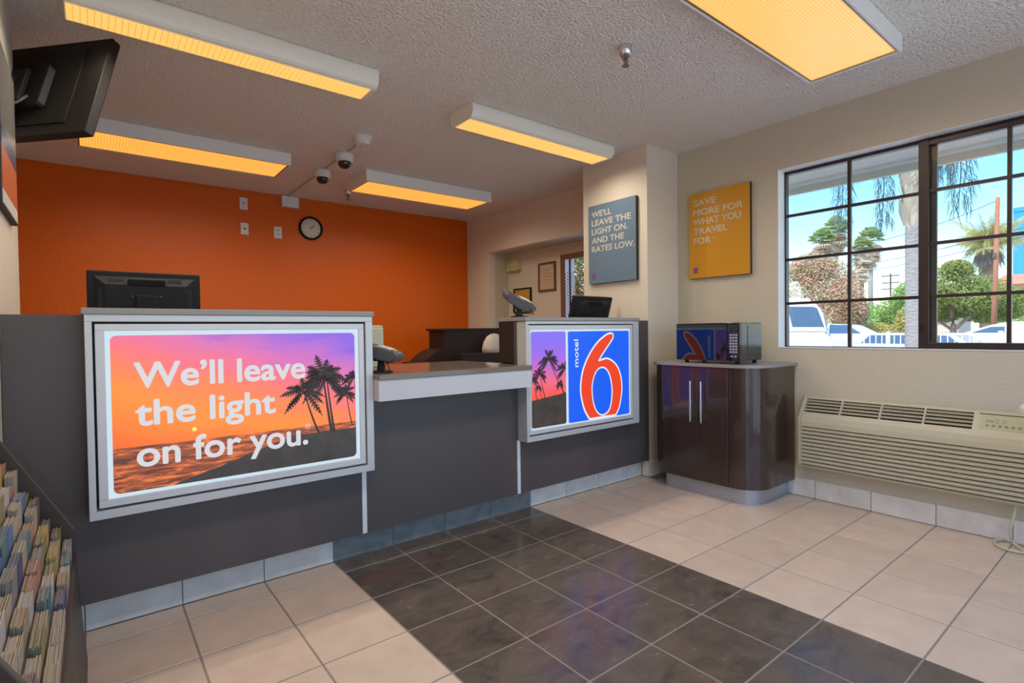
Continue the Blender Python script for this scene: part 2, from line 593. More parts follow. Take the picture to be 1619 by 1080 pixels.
    def build(s, name, material, parent=None, smooth=False, origin=None, base=True):
        me = bpy.data.meshes.new(name)
        if parent is not None:
            org = ORG[parent.name]
        elif origin is not None:
            org = Vector(origin)
        else:
            cs = [vv.co for vv in s.bm.verts]
            lo = Vector([min(c[i] for c in cs) for i in range(3)])
            hi = Vector([max(c[i] for c in cs) for i in range(3)])
            org = Vector(((lo.x + hi.x) / 2, (lo.y + hi.y) / 2, lo.z if base else (lo.z + hi.z) / 2))
        bmesh.ops.translate(s.bm, vec=-org, verts=s.bm.verts[:])
        s.bm.to_mesh(me)
        s.bm.free()
        if smooth:
            for p in me.polygons:
                p.use_smooth = True
        o = bpy.data.objects.new(name, me)
        COL.objects.link(o)
        if material:
            me.materials.append(MATS[material])
        ORG[o.name] = org
        if parent is not None:
            o.parent = parent
        else:
            o.location = org
        return o


ORG = {}


def tag(o, label=None, cat=None, group=None, kind=None):
    for k, v in (('label', label), ('category', cat), ('group', group), ('kind', kind)):
        if v:
            o[k] = v
    return o


def thing(name, label, cat, loc=(0, 0, 0), group=None, kind=None):
    o = bpy.data.objects.new(name, None)
    o.empty_display_size = 0.05
    COL.objects.link(o)
    o.location = loc
    ORG[o.name] = Vector(loc)
    return tag(o, label, cat, group, kind)


def local_thing(name, label, cat, loc, rot=None, mtx=None, group=None):
    """a thing whose parts are modelled in its own axes"""
    o = thing(name, label, cat, loc, group)
    ORG[o.name] = Vector((0, 0, 0))
    if rot:
        o.rotation_euler = rot
    if mtx is not None:
        o.matrix_world = mtx
    return o


def struct(o):
    o['kind'] = 'structure'
    return o


def text_bm(s, cap, width=None, bold=0.02, depth=0.002, spacing=1.0):
    """lettering in the x-z plane, baseline at z = 0, starting at x = 0, front towards -y"""
    cu = bpy.data.curves.new('txt', 'FONT')
    cu.body = s
    cu.size = 1.0
    cu.offset = bold
    cu.extrude = 0.01
    cu.space_character = spacing
    ob = bpy.data.objects.new('txt', cu)
    COL.objects.link(ob)
    dg = bpy.context.evaluated_depsgraph_get()
    me = bpy.data.meshes.new_from_object(ob.evaluated_get(dg))
    g = bmesh.new()
    g.from_mesh(me)
    bpy.data.objects.remove(ob)
    bpy.data.curves.remove(cu)
    bpy.data.meshes.remove(me)
    xs = [vv.co.x for vv in g.verts]
    x0, x1 = min(xs), max(xs)
    k = cap / 0.71
    kx = width / (x1 - x0) if width else k
    for vv in g.verts:
        x, y, z = vv.co
        vv.co = Vector(((x - x0) * kx, -z / 0.02 * depth, y * k))
    return g


def lettering(name, s, cap, material, parent, place, width=None, bold=0.02, depth=0.002, spacing=1.0):
    """one part for each word"""
    steps = [(0, 0)] if bold < 0.015 else [(math.cos(a) * bold, math.sin(a) * bold) for a in [2 * math.pi * k / 8 for k in range(8)]]
    k = cap / 0.71
    src = text_bm(s, cap, width - 2 * bold * k if width else None, 0.0, depth, spacing)
    # the islands of the lettering, joined into words where the gaps are small
    isl = []
    seen = set()
    for vv in src.verts:
        if vv in seen:
            continue
        todo, grp = [vv], []
        seen.add(vv)
        while todo:
            q = todo.pop()
            grp.append(q)
            for e in q.link_edges:
                o_ = e.other_vert(q)
                if o_ not in seen:
                    seen.add(o_)
                    todo.append(o_)
        isl.append((min(q.co.x for q in grp), max(q.co.x for q in grp), grp))
    isl.sort(key=lambda t: t[0])
    words = []
    for a, bb, grp in isl:
        if words and a - words[-1][1] < 0.32 * cap:
            words[-1][1] = max(bb, words[-1][1])
            words[-1][2] += grp
        else:
            words.append([a, bb, list(grp)])
    out = None
    for a, bb, grp in words:
        keep = set(grp)
        mb = MB()
        for i, (dx, dz) in enumerate(steps):
            g = src.copy()
            g.verts.ensure_lookup_table()
            src.verts.ensure_lookup_table()
            bmesh.ops.delete(g, geom=[g.verts[q.index] for q in src.verts if q not in keep], context='VERTS')
            mb._merge(g, place @ Matrix.Translation(((dx + bold) * k, -0.00003 * i, dz * k)))
        out = mb.build(name, material, parent)
    src.free()
    return out


def facing(origin, side):
    """matrix that puts x-z lettering on a wall: '-y' faces -y, '-x' faces -x (reading towards -y)"""
    if side == '-y':
        return Matrix.Translation(origin)
    R = Matrix(((0, 1, 0, 0), (-1, 0, 0, 0), (0, 0, 1, 0), (0, 0, 0, 1)))   # x -> -y, y -> +x
    return Matrix.Translation(origin) @ R


def rounded_rect(x0, x1, z0, z1, r, seg=6):
    pts = []
    for cx, cz, a0 in ((x1 - r, z1 - r, 0), (x0 + r, z1 - r, 90), (x0 + r, z0 + r, 180), (x1 - r, z0 + r, 270)):
        for i in range(seg + 1):
            a = math.radians(a0 + 90 * i / seg)
            pts.append((cx + r * math.cos(a), cz + r * math.sin(a)))
    return pts


ORD = ['first', 'second', 'third', 'fourth', 'fifth', 'sixth', 'seventh', 'eighth', 'ninth', 'tenth', 'eleventh']

# ------------------------------------------------------------------ the setting
YB = 0.138          # face of the tiled base under the counter
YP = 0.067          # face of the counter panels, flush with the pillar
XL = -1.118         # left wall
XR = 2.70           # window wall
YF = -2.8           # wall behind the camera

fl = struct(MB().box(-2.1, 3.25, YF - 0.1, 3.2, -0.12, -0.0012).build('floor', 'grout', origin=(0, 0, 0)))

# floor tiles: every tile is a piece of its own
tile_mesh = {}


def tile(cx0, cx1, cy0, cy1, dark):
    g = 0.0032
    wx, wy = round(cx1 - cx0 - 2 * g, 4), round(cy1 - cy0 - 2 * g, 4)
    key = (wx, wy, dark)
    c = ((cx0 + cx1) / 2, (cy0 + cy1) / 2)
    if key not in tile_mesh:
        o = MB().box(-wx / 2, wx / 2, -wy / 2, wy / 2, -0.010, 0.0, 0.0012, 1).build('tile', 'tile_dark' if dark else 'tile_light', origin=(0, 0, 0))
        tile_mesh[key] = o.data
    else:
        o = bpy.data.objects.new('tile', tile_mesh[key])
        COL.objects.link(o)
    o.parent = fl
    o.location = (c[0], c[1], 0)


col_edges = [XL] + [c * T for c in range(-3, 9)] + [XR]
row_edges = [YB, 0.0] + [-(r) * T for r in range(1, 10)]
for i in range(len(col_edges) - 1):
    x0, x1 = col_edges[i], col_edges[i + 1]
    for j in range(len(row_edges) - 1):
        y1, y0 = row_edges[j], row_edges[j + 1]
        if j == 0 and x0 > 2.3:
            continue
        xa = x1
        if j == 0 and x1 > 2.31:
            xa = 2.312
        tile(x0, xa, y0, y1, -0.01 < x0 < 4 * T - 0.01)

struct(MB().box(-2.1, 3.25, YF - 0.1, 3.2, H, H + 0.15).build('ceiling', 'ceiling_paint', origin=(0, 0, H)))
struct(MB().box(XL - 0.13, XL, YF, 0.75, 0, H).build('wall_left', 'wall_smooth', origin=(XL, 0, 0)))
struct(MB().box(-2.1, -2.0, 0.65, 3.085, 0, H).box(-2.0, XL - 0.13, 0.65, 0.75, 0, H).build('wall_left_rear', 'wall_smooth', origin=(-2, 2, 0)))
struct(MB().box(-2.1, 3.25, 3.085, 3.2, 0, H).build('wall_back', 'orange_paint', origin=(0, 3.085, 0)))
# wall behind the counter with its wide opening
struct(MB().box(2.75, 2.85, 2.66, 3.085, 0, 2.005).box(2.75, 2.85, 0.715, 3.085, 2.005, H).box(2.75, 2.85, 0.715, 0.92, 0, 2.005).build('wall_right_rear', 'wall_smooth', origin=(2.75, 2, 0)))
# alcove behind the opening
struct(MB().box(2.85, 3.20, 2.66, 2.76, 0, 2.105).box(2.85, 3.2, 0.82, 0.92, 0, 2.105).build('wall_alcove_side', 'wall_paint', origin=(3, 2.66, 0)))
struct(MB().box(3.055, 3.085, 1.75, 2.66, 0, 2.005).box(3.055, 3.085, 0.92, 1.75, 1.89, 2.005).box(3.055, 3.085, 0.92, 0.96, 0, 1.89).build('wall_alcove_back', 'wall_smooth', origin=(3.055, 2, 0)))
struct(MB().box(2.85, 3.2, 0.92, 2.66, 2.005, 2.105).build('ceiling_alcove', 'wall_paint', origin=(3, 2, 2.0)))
struct(MB().box(2.323, 2.85, 0.075, 0.715, 0, H).build('wall_pillar', 'pilaster_paint', origin=(2.4, 0.1, 0)))

# window wall
WY0, WY1, WZ0, WZ1 = -2.20, -0.690, 0.955, 2.132
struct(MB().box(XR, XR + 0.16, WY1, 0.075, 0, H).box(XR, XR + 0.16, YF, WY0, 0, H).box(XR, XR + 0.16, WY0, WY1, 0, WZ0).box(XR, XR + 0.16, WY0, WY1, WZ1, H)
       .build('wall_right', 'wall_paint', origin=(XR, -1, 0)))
struct(MB().box(XR + 0.001, XR + 0.155, WY1 - 0.004, WY1 - 0.0005, WZ0, WZ1).box(XR + 0.001, XR + 0.155, WY0 + 0.0005, WY0 + 0.004, WZ0, WZ1)
       .box(XR + 0.001, XR + 0.155, WY0, WY1, WZ1 - 0.004, WZ1 - 0.0005).box(XR - 0.004, XR + 0.155, WY0, WY1, WZ0 + 0.0005, WZ0 + 0.005)
       .build('trim_1', 'pale_lit_paint', origin=(XR, -1, 1)))  # wall reveals, bright daylight put into their colour
# wall behind the camera with the glazed entrance
struct(MB().box(-1.25, -1.05, YF - 0.12, YF, 0, H).box(2.62, 2.86, YF - 0.12, YF, 0, H).box(-1.05, 2.62, YF - 0.12, YF, 2.3, H).build('wall_front', 'wall_paint', origin=(0, YF, 0)))
d2 = struct(MB().box(-1.05, -0.99, YF - 0.09, YF - 0.03, 0, 2.3).box(2.56, 2.62, YF - 0.09, YF - 0.03, 0, 2.3).box(-0.99, 2.56, YF - 0.09, YF - 0.03, 2.24, 2.3)
            .box(0.72, 0.78, YF - 0.09, YF - 0.03, 0, 2.24).box(-0.99, 2.56, YF - 0.09, YF - 0.03, 0, 0.08).build('door_2', 'window_bronze', origin=(0.7, YF, 0)))
for x0, x1 in ((-0.99, 0.72), (0.78, 2.56)):
    MB().box(x0, x1, YF - 0.063, YF - 0.057, 0.08, 2.24).build('pane', 'pane_glass', d2)

# tiled skirting
def base_tiles(name, axis, edges, face, z1, dark=lambda a: False):
    root = struct(MB().box(*((edges[0], edges[-1], face + 0.004, face + 0.008) if axis == 'x' else (face + 0.004, face + 0.008, edges[0], edges[-1])), 0, z1 - 0.002).build(name, 'grout'))
    for a, bb in zip(edges, edges[1:]):
        mb = MB()
        if axis == 'x':
            mb.box(a + 0.002, bb - 0.002, face, face + 0.007, 0.003, z1, 0.001, 1)
        else:
            mb.box(face, face + 0.007, a + 0.002, bb - 0.002, 0.003, z1, 0.001, 1)
        o = mb.build('tile', 'tile_dark_base_lit' if dark(a) else 'tile_base_lit', origin=(face if axis == 'y' else a, a if axis == 'y' else face, 0))
        o.location = o.location - root.location
        o.parent = root


base_tiles('baseboard_counter', 'x', [XL] + [c * T for c in range(-3, 8)] + [2.312], YB, 0.118, lambda a: -0.01 < a < 4 * T - 0.01)
base_tiles('baseboard_right', 'y', [YF] + [-r * T for r in range(9, -1, -1)] + [0.06], XR - 0.008, 0.117)
base_tiles('baseboard_pillar', 'x', [2.315, 2.50, 2.692], YP, 0.117)
base_tiles('baseboard_pillar_side', 'y', [0.068, 0.138], 2.315, 0.117)

# ------------------------------------------------------------------ window_1: two sliding sashes with glazing bars
XG = 2.80
wf = struct(MB().box(XG - 0.012, XG + 0.03, WY0, WY1, WZ1 - 0.024, WZ1).box(XG - 0.012, XG + 0.03, WY0, WY1, WZ0 + 0.004, WZ0 + 0.010)
            .box(XG - 0.012, XG + 0.03, WY1 - 0.014, WY1, WZ0, WZ1).box(XG - 0.012, XG + 0.03, WY0, WY0 + 0.014, WZ0, WZ1).build('window_1', 'window_bronze', origin=(XG, -1.44, WZ0)))
# fixed sash (left): y -0.704 .. -1.440
ZB = [0.962, 1.250, 1.543, 1.835, 2.110]
for (ya, yb, bars, xg, fr) in ((-0.704, -1.440, (-1.079,), XG + 0.008, 0.008), (-1.484, -2.186, (-1.812,), XG - 0.016, 0.020)):
    mb = MB()
    for z in ZB[1:4]:
        mb.box(xg - 0.010, xg + 0.010, yb, ya, z - 0.009, z + 0.009)
    for y in bars:
        mb.box(xg - 0.011, xg + 0.011, y - 0.009, y + 0.009, ZB[0], ZB[4])
    mb.build('glazing_bars', 'window_bronze', wf)
    ys = [ya] + list(bars) + [yb]
    for j in range(4):
        for i in range(2):
            MB().box(xg - 0.002, xg + 0.002, ys[i + 1] + 0.002, ys[i] - 0.002, ZB[j], ZB[j + 1]).build('pane', 'pane_glass', wf)
MB().box(XG - 0.040, XG + 0.005, -1.486, -1.438, WZ0 + 0.004, WZ1 - 0.020, 0.003).build('meeting_stile', 'window_bronze', wf)
MB().box(XG - 0.038, XG + 0.0, -2.196, -1.484, WZ0 + 0.006, WZ0 + 0.040, 0.003).box(XG - 0.038, XG + 0.0, -2.196, -1.484, WZ1 - 0.050, WZ1 - 0.022, 0.003)\
    .box(XG - 0.036, XG + 0.0, -2.196, -2.16, WZ0 + 0.04, WZ1 - 0.05, 0.003).build('sash_frame', 'window_bronze', wf)
MB().box(XG - 0.0, XG + 0.020, -1.512, -1.484, WZ0 + 0.03, WZ1 - 0.04, 0.002).build('interlock', 'window_bronze', wf)
MB().box(XG - 0.046, XG - 0.038, -1.458, -1.450, 1.055, 1.095, 0.002).build('latch', 'black_plastic', wf)

# ------------------------------------------------------------------ door_1 in the alcove
d1 = struct(MB().box(3.043, 3.0545, 1.69, 1.752, 0, 1.892, 0.002).box(3.043, 3.0545, 0.96, 1.69, 1.835, 1.892, 0.002).box(3.043, 3.0545, 0.96, 1.02, 0, 1.835, 0.002).build('door_1', 'door_brown', origin=(3.055, 1.3, 0)))
MB().box(3.094, 3.112, 1.645, 1.672, 0.02, 1.86).box(3.088, 3.112, 1.02, 1.045, 0.02, 1.86).box(3.088, 3.112, 1.045, 1.64, 1.845, 1.86).box(3.088, 3.112, 1.045, 1.64, 0.02, 0.20).build('leaf_frame', 'black_plastic', d1)
MB().box(3.098, 3.102, 1.045, 1.64, 0.20, 1.845).build('pane', 'pane_glass', d1)


# ------------------------------------------------------------------ reception counter
ct = thing('reception_counter', 'long dark laminate reception counter with a lowered white-edged middle section', 'counter', (0.6, 0.1, 0))
ZL, ZR = 1.165, 1.147
MB().box(XL + 0.002, 0.146, YP, YP + 0.02, 0.128, ZL).build('front_panel', 'dark_laminate', ct)
MB().box(0.146, 1.072, YP, YP + 0.02, 0.128, 0.80).build('front_panel', 'dark_laminate', ct)
MB().box(1.072, 2.313, YP, YP + 0.02, 0.128, ZR).build('front_panel', 'dark_laminate', ct)
MB().box(1.072, 1.092, YP + 0.02, 0.232, 0.90, ZR).build('side_panel', 'dark_wood_dull', ct)
MB().box(0.126, 0.146, YP + 0.02, 0.232, 0.90, ZL).build('side_panel', 'dark_wood_dull', ct)
MB().box(XL + 0.002, 0.126, 0.212, 0.232, 0.76, ZL).build('back_panel', 'dark_wood_dull', ct)
MB().box(1.092, 2.313, 0.212, 0.232, 0.76, ZR).build('back_panel', 'dark_wood_dull', ct)
MB().box(2.100, 2.313, YP, 0.232, ZR, ZR + 0.006).build('ledge_end', 'dark_laminate', ct)
MB().box(-0.906, 0.152, -0.026, 0.240, ZL, ZL + 0.022, 0.002).build('ledge', 'counter_top', ct)
MB().box(1.066, 2.100, -0.026, 0.240, ZR, ZR + 0.022, 0.002).build('ledge', 'counter_top', ct)
MB().box(0.148, 1.070, -0.082, 0.66, 0.870, 0.895, 0.002).build('work_surface', 'slab_top', ct)
MB().box(0.148, 1.070, -0.076, -0.056, 0.772, 0.870).box(0.148, 0.168, -0.056, 0.066, 0.772, 0.870).build('fascia', 'white_laminate', ct)
MB().box(0.148, 1.070, -0.080, -0.0755, 0.868, 0.893).build('edge_band', 'counter_top', ct)
MB().box(0.116, 0.138, YP - 0.005, YP, 0.130, 0.447).build('trim_strip', 'trim_white', ct)
MB().box(1.068, 1.090, YP - 0.005, YP, 0.130, 0.445).build('trim_strip', 'trim_white', ct)
for x0, x1 in ((XL + 0.002, 0.126), (1.10, 2.31)):
    MB().box(x0, x1, 0.232, 0.745, 0.73, 0.76).build('staff_desk', 'dark_wood_dull', ct)
MB().box(XL + 0.002, 2.312, YB + 0.01, YB + 0.03, 0.0, 0.13).build('toe_board', 'dark_wood_dull', ct)
for x0, z1 in ((-1.0, 0.73), (0.10, 0.73), (1.07, 0.87), (2.20, 0.73)):
    MB().box(x0, x0 + 0.03, 0.3, 0.74, 0, z1).build('leg_panel', 'dark_wood_dull', ct)


def frond(mb, base, tipv, y, width, droop, nl=9, side=None, th=0.0006):
    """flat palm frond in the x-z plane: a drooping spine with leaflets"""
    bx, bz = base
    pts = []
    for i in range(nl + 1):
        t = i / nl
        pts.append((bx + tipv[0] * t, bz + tipv[1] * t - droop * t * t))
    for i in range(nl):
        (x0, z0), (x1, z1) = pts[i], pts[i + 1]
        d = Vector((x1 - x0, z1 - z0))
        nrm = Vector((-d.y, d.x)).normalized()
        wl = width * (math.sin(math.pi * min(1, (i + 0.8) / nl)) * 0.9 + 0.12)
        d2 = d.normalized()
        for sgn in (1, -1):
            tx = x0 + nrm.x * sgn * wl + d2.x * wl * 0.9
            tz = z0 + nrm.y * sgn * wl + d2.y * wl * 0.9 - wl * 0.35
            mb.poly([(x0, y, z0), (x1 + d2.x * 0.002, y, z1 + d2.y * 0.002), (tx, y, tz)])
        mb.poly([(x0, y, z0 - 0.0012), (x1, y, z1 - 0.0012), (x1, y, z1 + 0.0012), (x0, y, z0 + 0.0012)])


def print_palm(parent, base, top, y, size, seed, wtr=0.006, xmax=None, xmin=None, n=11):
    rr = random.Random(seed)
    mb = MB()
    (x0, z0), (x1, z1) = base, top
    N = 10
    P = []
    for i in range(N + 1):
        t = i / N
        P.append((x0 + (x1 - x0) * (t ** 0.85), z0 + (z1 - z0) * t))
    for i in range(N):
        w0 = wtr * (1 - 0.5 * i / N)
        w1 = wtr * (1 - 0.5 * (i + 1) / N)
        mb.poly([(P[i][0] - w0, y, P[i][1]), (P[i][0] + w0, y, P[i][1]), (P[i + 1][0] + w1, y, P[i + 1][1]), (P[i + 1][0] - w1, y, P[i + 1][1])])
    for k in range(n):
        a = math.radians(-35 + 250 * k / (n - 1) + rr.uniform(-9, 9))
        L = size * rr.uniform(0.75, 1.1)
        frond(mb, (x1, z1), (L * math.cos(a), L * math.sin(a)), y, size * 0.17, size * (0.20 + 0.30 * abs(math.cos(a))))
    bm = mb.bm
    for lim, ax in ((xmax, 1), (xmin, -1)):
        if lim is not None:
            bmesh.ops.bisect_plane(bm, geom=bm.verts[:] + bm.edges[:] + bm.faces[:], plane_co=(lim, 0, 0), plane_no=(ax, 0, 0), clear_outer=True)
    return mb.build('palm_print', 'print_dark', parent)


# ---- light box 1
s1 = thing('lightbox_sign', 'large back-lit sunset sign reading We\'ll leave the light on for you', 'sign', (-0.376, 0.0, 0.445))
FX0, FX1, FZ0, FZ1 = -0.899, 0.146, 0.446, 1.165
MB().ring(FX0, FX1, FZ0, FZ1, (0.021, 0.034, 0.030, 0.026), -0.020, YP - 0.001).build('outer_frame', 'silver_frame', s1)
MB().box(FX0 + 0.02, FX1 - 0.03, 0.030, YP - 0.002, FZ0 + 0.028, FZ1 - 0.024).build('recess', 'groove_dark', s1)
MB().ring(-0.871, 0.106, 0.484, 1.131, (0.027, 0.024, 0.027, 0.024), -0.014, 0.029).build('inner_frame', 'silver_inner', s1)
MB().box(-0.845, 0.083, -0.004, 0.020, 0.510, 1.108).build('diffuser', 'box_white', s1)
gp = MB().prism(rounded_rect(-0.829, 0.064, 0.524, 1.090, 0.020), 'y', -0.0065, -0.0042)
sun_o = gp.build('sunset_film', 'sunset_print', s1)
# film texture space starts at the lower left corner of the picture
dv = Vector((-0.829, 0, 0.524)) - ORG[s1.name]
for vv in sun_o.data.vertices:
    vv.co -= dv
sun_o.location = dv
for (tx, x, z, wdt) in (("We\u2019ll leave", -0.763, 0.900, 0.605), ('the light', -0.762, 0.762, 0.480), ('on for you.', -0.760, 0.612, 0.608)):
    lettering('lettering', tx, 0.093, 'letter_white', s1, facing((x, -0.0072, z), '-y'), wdt, 0.022, 0.0018)
mb = MB()
mb._merge(text_bm('R', 0.009, None, 0.01, 0.0012), facing((-0.1555, -0.0072, 0.683), '-y'))
for k in range(20):
    a0, a1 = 2 * math.pi * k / 20, 2 * math.pi * (k + 1) / 20
    mb.poly([(-0.1525 + r * math.cos(a), -0.0085, 0.6875 + r * math.sin(a)) for r, a in ((0.0085, a0), (0.0105, a0), (0.0105, a1), (0.0085, a1))])
mb.build('registered_mark', 'letter_white', s1)
MB().lathe([(0.008, 0), (0.008, -0.0006), (0, -0.0006)], (-0.577, -0.0066, 0.727), 'y', 16).build('sun_print', 'print_sun', s1)
print_palm(s1, (-0.103, 0.650), (-0.165, 0.835), -0.0072, 0.100, 1, 0.0052)
print_palm(s1, (-0.048, 0.650), (-0.082, 0.900), -0.0074, 0.120, 2, 0.0065, n=14)
print_palm(s1, (-0.036, 0.650), (-0.066, 0.885), -0.0076, 0.085, 3, 0.0055)
print_palm(s1, (0.047, 0.665), (0.020, 0.820), -0.0072, 0.058, 4, 0.003, xmax=0.062)
print_palm(s1, (0.075, 0.70), (0.058, 0.885), -0.0074, 0.062, 5, 0.002, xmax=0.0625)

# ---- light box 2
s2 = thing('lightbox_sign', 'back-lit sign with a red 6 on blue beside a purple palm photograph', 'sign', (1.585, 0.0, 0.443))
MB().ring(1.077, 2.094, 0.443, ZR - 0.001, (0.020, 0.055, 0.030, 0.018), -0.020, YP - 0.001).build('outer_frame', 'silver_frame', s2)
MB().box(1.090, 2.060, 0.030, YP - 0.002, 0.47, 1.135).build('recess', 'groove_dark', s2)
MB().ring(1.102, 2.034, 0.482, 1.121, (0.016, 0.020, 0.024, 0.026), -0.014, 0.029).build('inner_frame', 'silver_inner', s2)
MB().box(1.117, 2.015, -0.004, 0.020, 0.505, 1.096).build('diffuser', 'box_white', s2)
pf = MB().prism(rounded_rect(1.126, 1.404, 0.516, 1.083, 0.014), 'y', -0.0065, -0.0042).build('palm_film', 'palms_print', s2)
dv = Vector((1.126, 0, 0.516)) - ORG[s2.name]
for vv in pf.data.vertices:
    vv.co -= dv
pf.location = dv
MB().prism(rounded_rect(1.426, 2.003, 0.514, 1.082, 0.010), 'y', -0.0065, -0.0042).build('blue_film', 'sign_blue', s2)
print_palm(s2, (1.400, 0.690), (1.262, 0.918), -0.0072, 0.088, 11, 0.0045, xmax=1.403)
print_palm(s2, (1.232, 0.682), (1.190, 0.832), -0.0072, 0.062, 12, 0.0035)
print_palm(s2, (1.207, 0.684), (1.179, 0.752), -0.0073, 0.030, 13, 0.002)
print_palm(s2, (1.165, 0.684), (1.141, 0.795), -0.0074, 0.044, 14, 0.0025, xmin=1.1275)
print_palm(s2, (1.385, 0.700), (1.352, 0.762), -0.0073, 0.040, 15, 0.002, xmax=1.403)
print_palm(s2, (1.415, 0.700), (1.398, 0.855), -0.0075, 0.080, 16, 0.002, xmax=1.403)
SIX = [(1.606, 0.514), (1.562, 0.573), (1.534, 0.649), (1.524, 0.723), (1.538, 0.812), (1.572, 0.887), (1.628, 0.961), (1.695, 1.021), (1.770, 1.062), (1.817, 1.073), (1.843, 1.065),
       (1.849, 1.047), (1.835, 1.020), (1.790, 0.976), (1.743, 0.930), (1.712, 0.897), (1.770, 0.908), (1.827, 0.892), (1.882, 0.851), (1.917, 0.789), (1.932, 0.709), (1.924, 0.640), (1.901, 0.564), (1.864, 0.514)]
HOLE = [(1.639, 0.723), (1.658, 0.788), (1.689, 0.827), (1.729, 0.840), (1.769, 0.827), (1.800, 0.787), (1.818, 0.726), (1.821, 0.666), (1.810, 0.599), (1.784, 0.555), (1.740, 0.538), (1.703, 0.546), (1.669, 0.579), (1.646, 0.639)]


def smooth_poly(P, sharp=()):
    """Catmull-Rom through the points; corners in `sharp` stay sharp"""
    out = []
    N = len(P)
    for i in range(N):
        p1, p2 = Vector(P[i]), Vector(P[(i + 1) % N])
        p0 = Vector(P[i - 1]) if i not in sharp else p1
        p3 = Vector(P[(i + 2) % N]) if (i + 1) % N not in sharp else p2
        for k in range(4):
            t = k / 4
            out.append(tuple(0.5 * ((2 * p1) + (p2 - p0) * t + (2 * p0 - 5 * p1 + 4 * p2 - p3) * t * t + (3 * p1 - p0 - 3 * p2 + p3) * t ** 3)))
    return out


def inset(P, d):
    out = []
    N = len(P)
    area = sum(P[i][0] * P[(i + 1) % N][1] - P[(i + 1) % N][0] * P[i][1] for i in range(N))
    sg = 1 if area > 0 else -1
    for i in range(N):
        a, bb, c = Vector(P[i - 1]), Vector(P[i]), Vector(P[(i + 1) % N])
        e1 = (bb - a).normalized()
        e2 = (c - bb).normalized()
        n1 = Vector((-e1.y, e1.x)) * sg
        n2 = Vector((-e2.y, e2.x)) * sg
        nn = (n1 + n2)
        if nn.length < 1e-4:
            nn = n1
        nn.normalize()
        k = 1 / max(0.5, nn.dot(n1))
        out.append(tuple(bb + nn * d * k))
    return out


def filled(outer, hole, y, name, material, parent):
    """flat shape with one hole, triangulated"""
    cu = bpy.data.curves.new('tmpc', 'CURVE')
    cu.dimensions = '2D'
    cu.fill_mode = 'BOTH'
    cu.extrude = 0.0004
    for P in (outer, hole):
        if not P:
            continue
        sp = cu.splines.new('POLY')
        sp.points.add(len(P) - 1)
        for pt, q in zip(sp.points, P):
            pt.co = (q[0], q[1], 0, 1)
        sp.use_cyclic_u = True
    ob = bpy.data.objects.new('tmpc', cu)
    COL.objects.link(ob)
    me = bpy.data.meshes.new_from_object(ob.evaluated_get(bpy.context.evaluated_depsgraph_get()))
    g = bmesh.new()
    g.from_mesh(me)
    bpy.data.objects.remove(ob)
    bpy.data.curves.remove(cu)
    bpy.data.meshes.remove(me)
    for vv in g.verts:
        vv.co = Vector((vv.co.x, y - vv.co.z, vv.co.y))
    bmesh.ops.recalc_face_normals(g, faces=g.faces[:])
    mb = MB()
    mb._merge(g)
    return mb.build(name, material, parent)


sx = smooth_poly(SIX, (0, 15, 23))
hx = smooth_poly(HOLE)
filled(sx, hx, -0.0070, 'numeral_outline', 'sign_white', s2)
rin = inset(sx, 0.0115)
rin = [(x, max(z, 0.5155)) for x, z in rin]
filled(rin, inset(hx, -0.0095), -0.0080, 'numeral', 'sign_red', s2)
mb = MB()
R = Matrix(((0, 0, -1, 0), (0, 1, 0, 0), (1, 0, 0, 0), (0, 0, 0, 1)))   # reading upwards
mb._merge(text_bm('motel', 0.0405, 0.172, 0.0, 0.0016), Matrix.Translation((1.513, -0.0072, 0.859)) @ R)
mb.build('lettering', 'sign_white', s2)

# ------------------------------------------------------------------ posters
def poster(name, label, x, y0, y1, z0, z1, face, lines, logo=True):
    """box poster on a wall facing -x; y1 is its left edge as seen"""
    o = thing(name, label, 'poster', (x, (y0 + y1) / 2, z0))
    th = 0.030
    MB().box(x - th + 0.001, x, y0, y1, z0, z1, 0.0015).build('panel', 'poster_edge', o)
    MB().box(x - th - 0.001, x - th + 0.001, y0 + 0.0005, y1 - 0.0005, z0 + 0.0005, z1 - 0.0005).build('face', face, o)
    hh, wd = z1 - z0, y1 - y0
    xf = x - th - 0.0012
    for i, (s, wf_) in enumerate(lines):
        lettering('lettering', s, 0.0455, 'poster_text', o, facing((xf, y1 - 0.075 * wd, z1 - hh * (0.150 + 0.1115 * i)), '-x'), wf_ * wd, 0.018, 0.0008)
    MB().box(xf - 0.0008, xf, y1 - 0.075 * wd - 0.034, y1 - 0.075 * wd, z0 + 0.038, z0 + 0.080).build('logo', 'logo_purple', o)
    lettering('logo_numeral', '6', 0.030, 'logo_red', o, facing((xf - 0.001, y1 - 0.075 * wd - 0.008, z0 + 0.044), '-x'), None, 0.02, 0.0006)
    return o


poster('wall_poster', "slate blue box poster reading We'll leave the light on, on the pillar", 2.323, 0.154, 0.630, 1.461, 2.083, 'poster_blue',
       [("WE'LL", 0.43), ('LEAVE THE', 0.83), ('LIGHT ON.', 0.765), ('AND THE', 0.69), ('RATES LOW.', 0.90)])
py = poster('wall_poster', 'mustard yellow box poster reading Save more for what you travel for', XR, -0.517, -0.048, 1.464, 2.093, 'poster_yellow',
            [('SAVE', 0.39), ('MORE FOR', 0.82), ('WHAT YOU', 0.79), ('TRAVEL', 0.575), ('FOR', 0.30)])
lettering('trademark', 'TM', 0.012, 'poster_text', py, facing((XR - 0.0312, -0.048 - 0.469 * 0.395, 2.093 - 0.629 * 0.555), '-x'), None, 0.01, 0.0006)

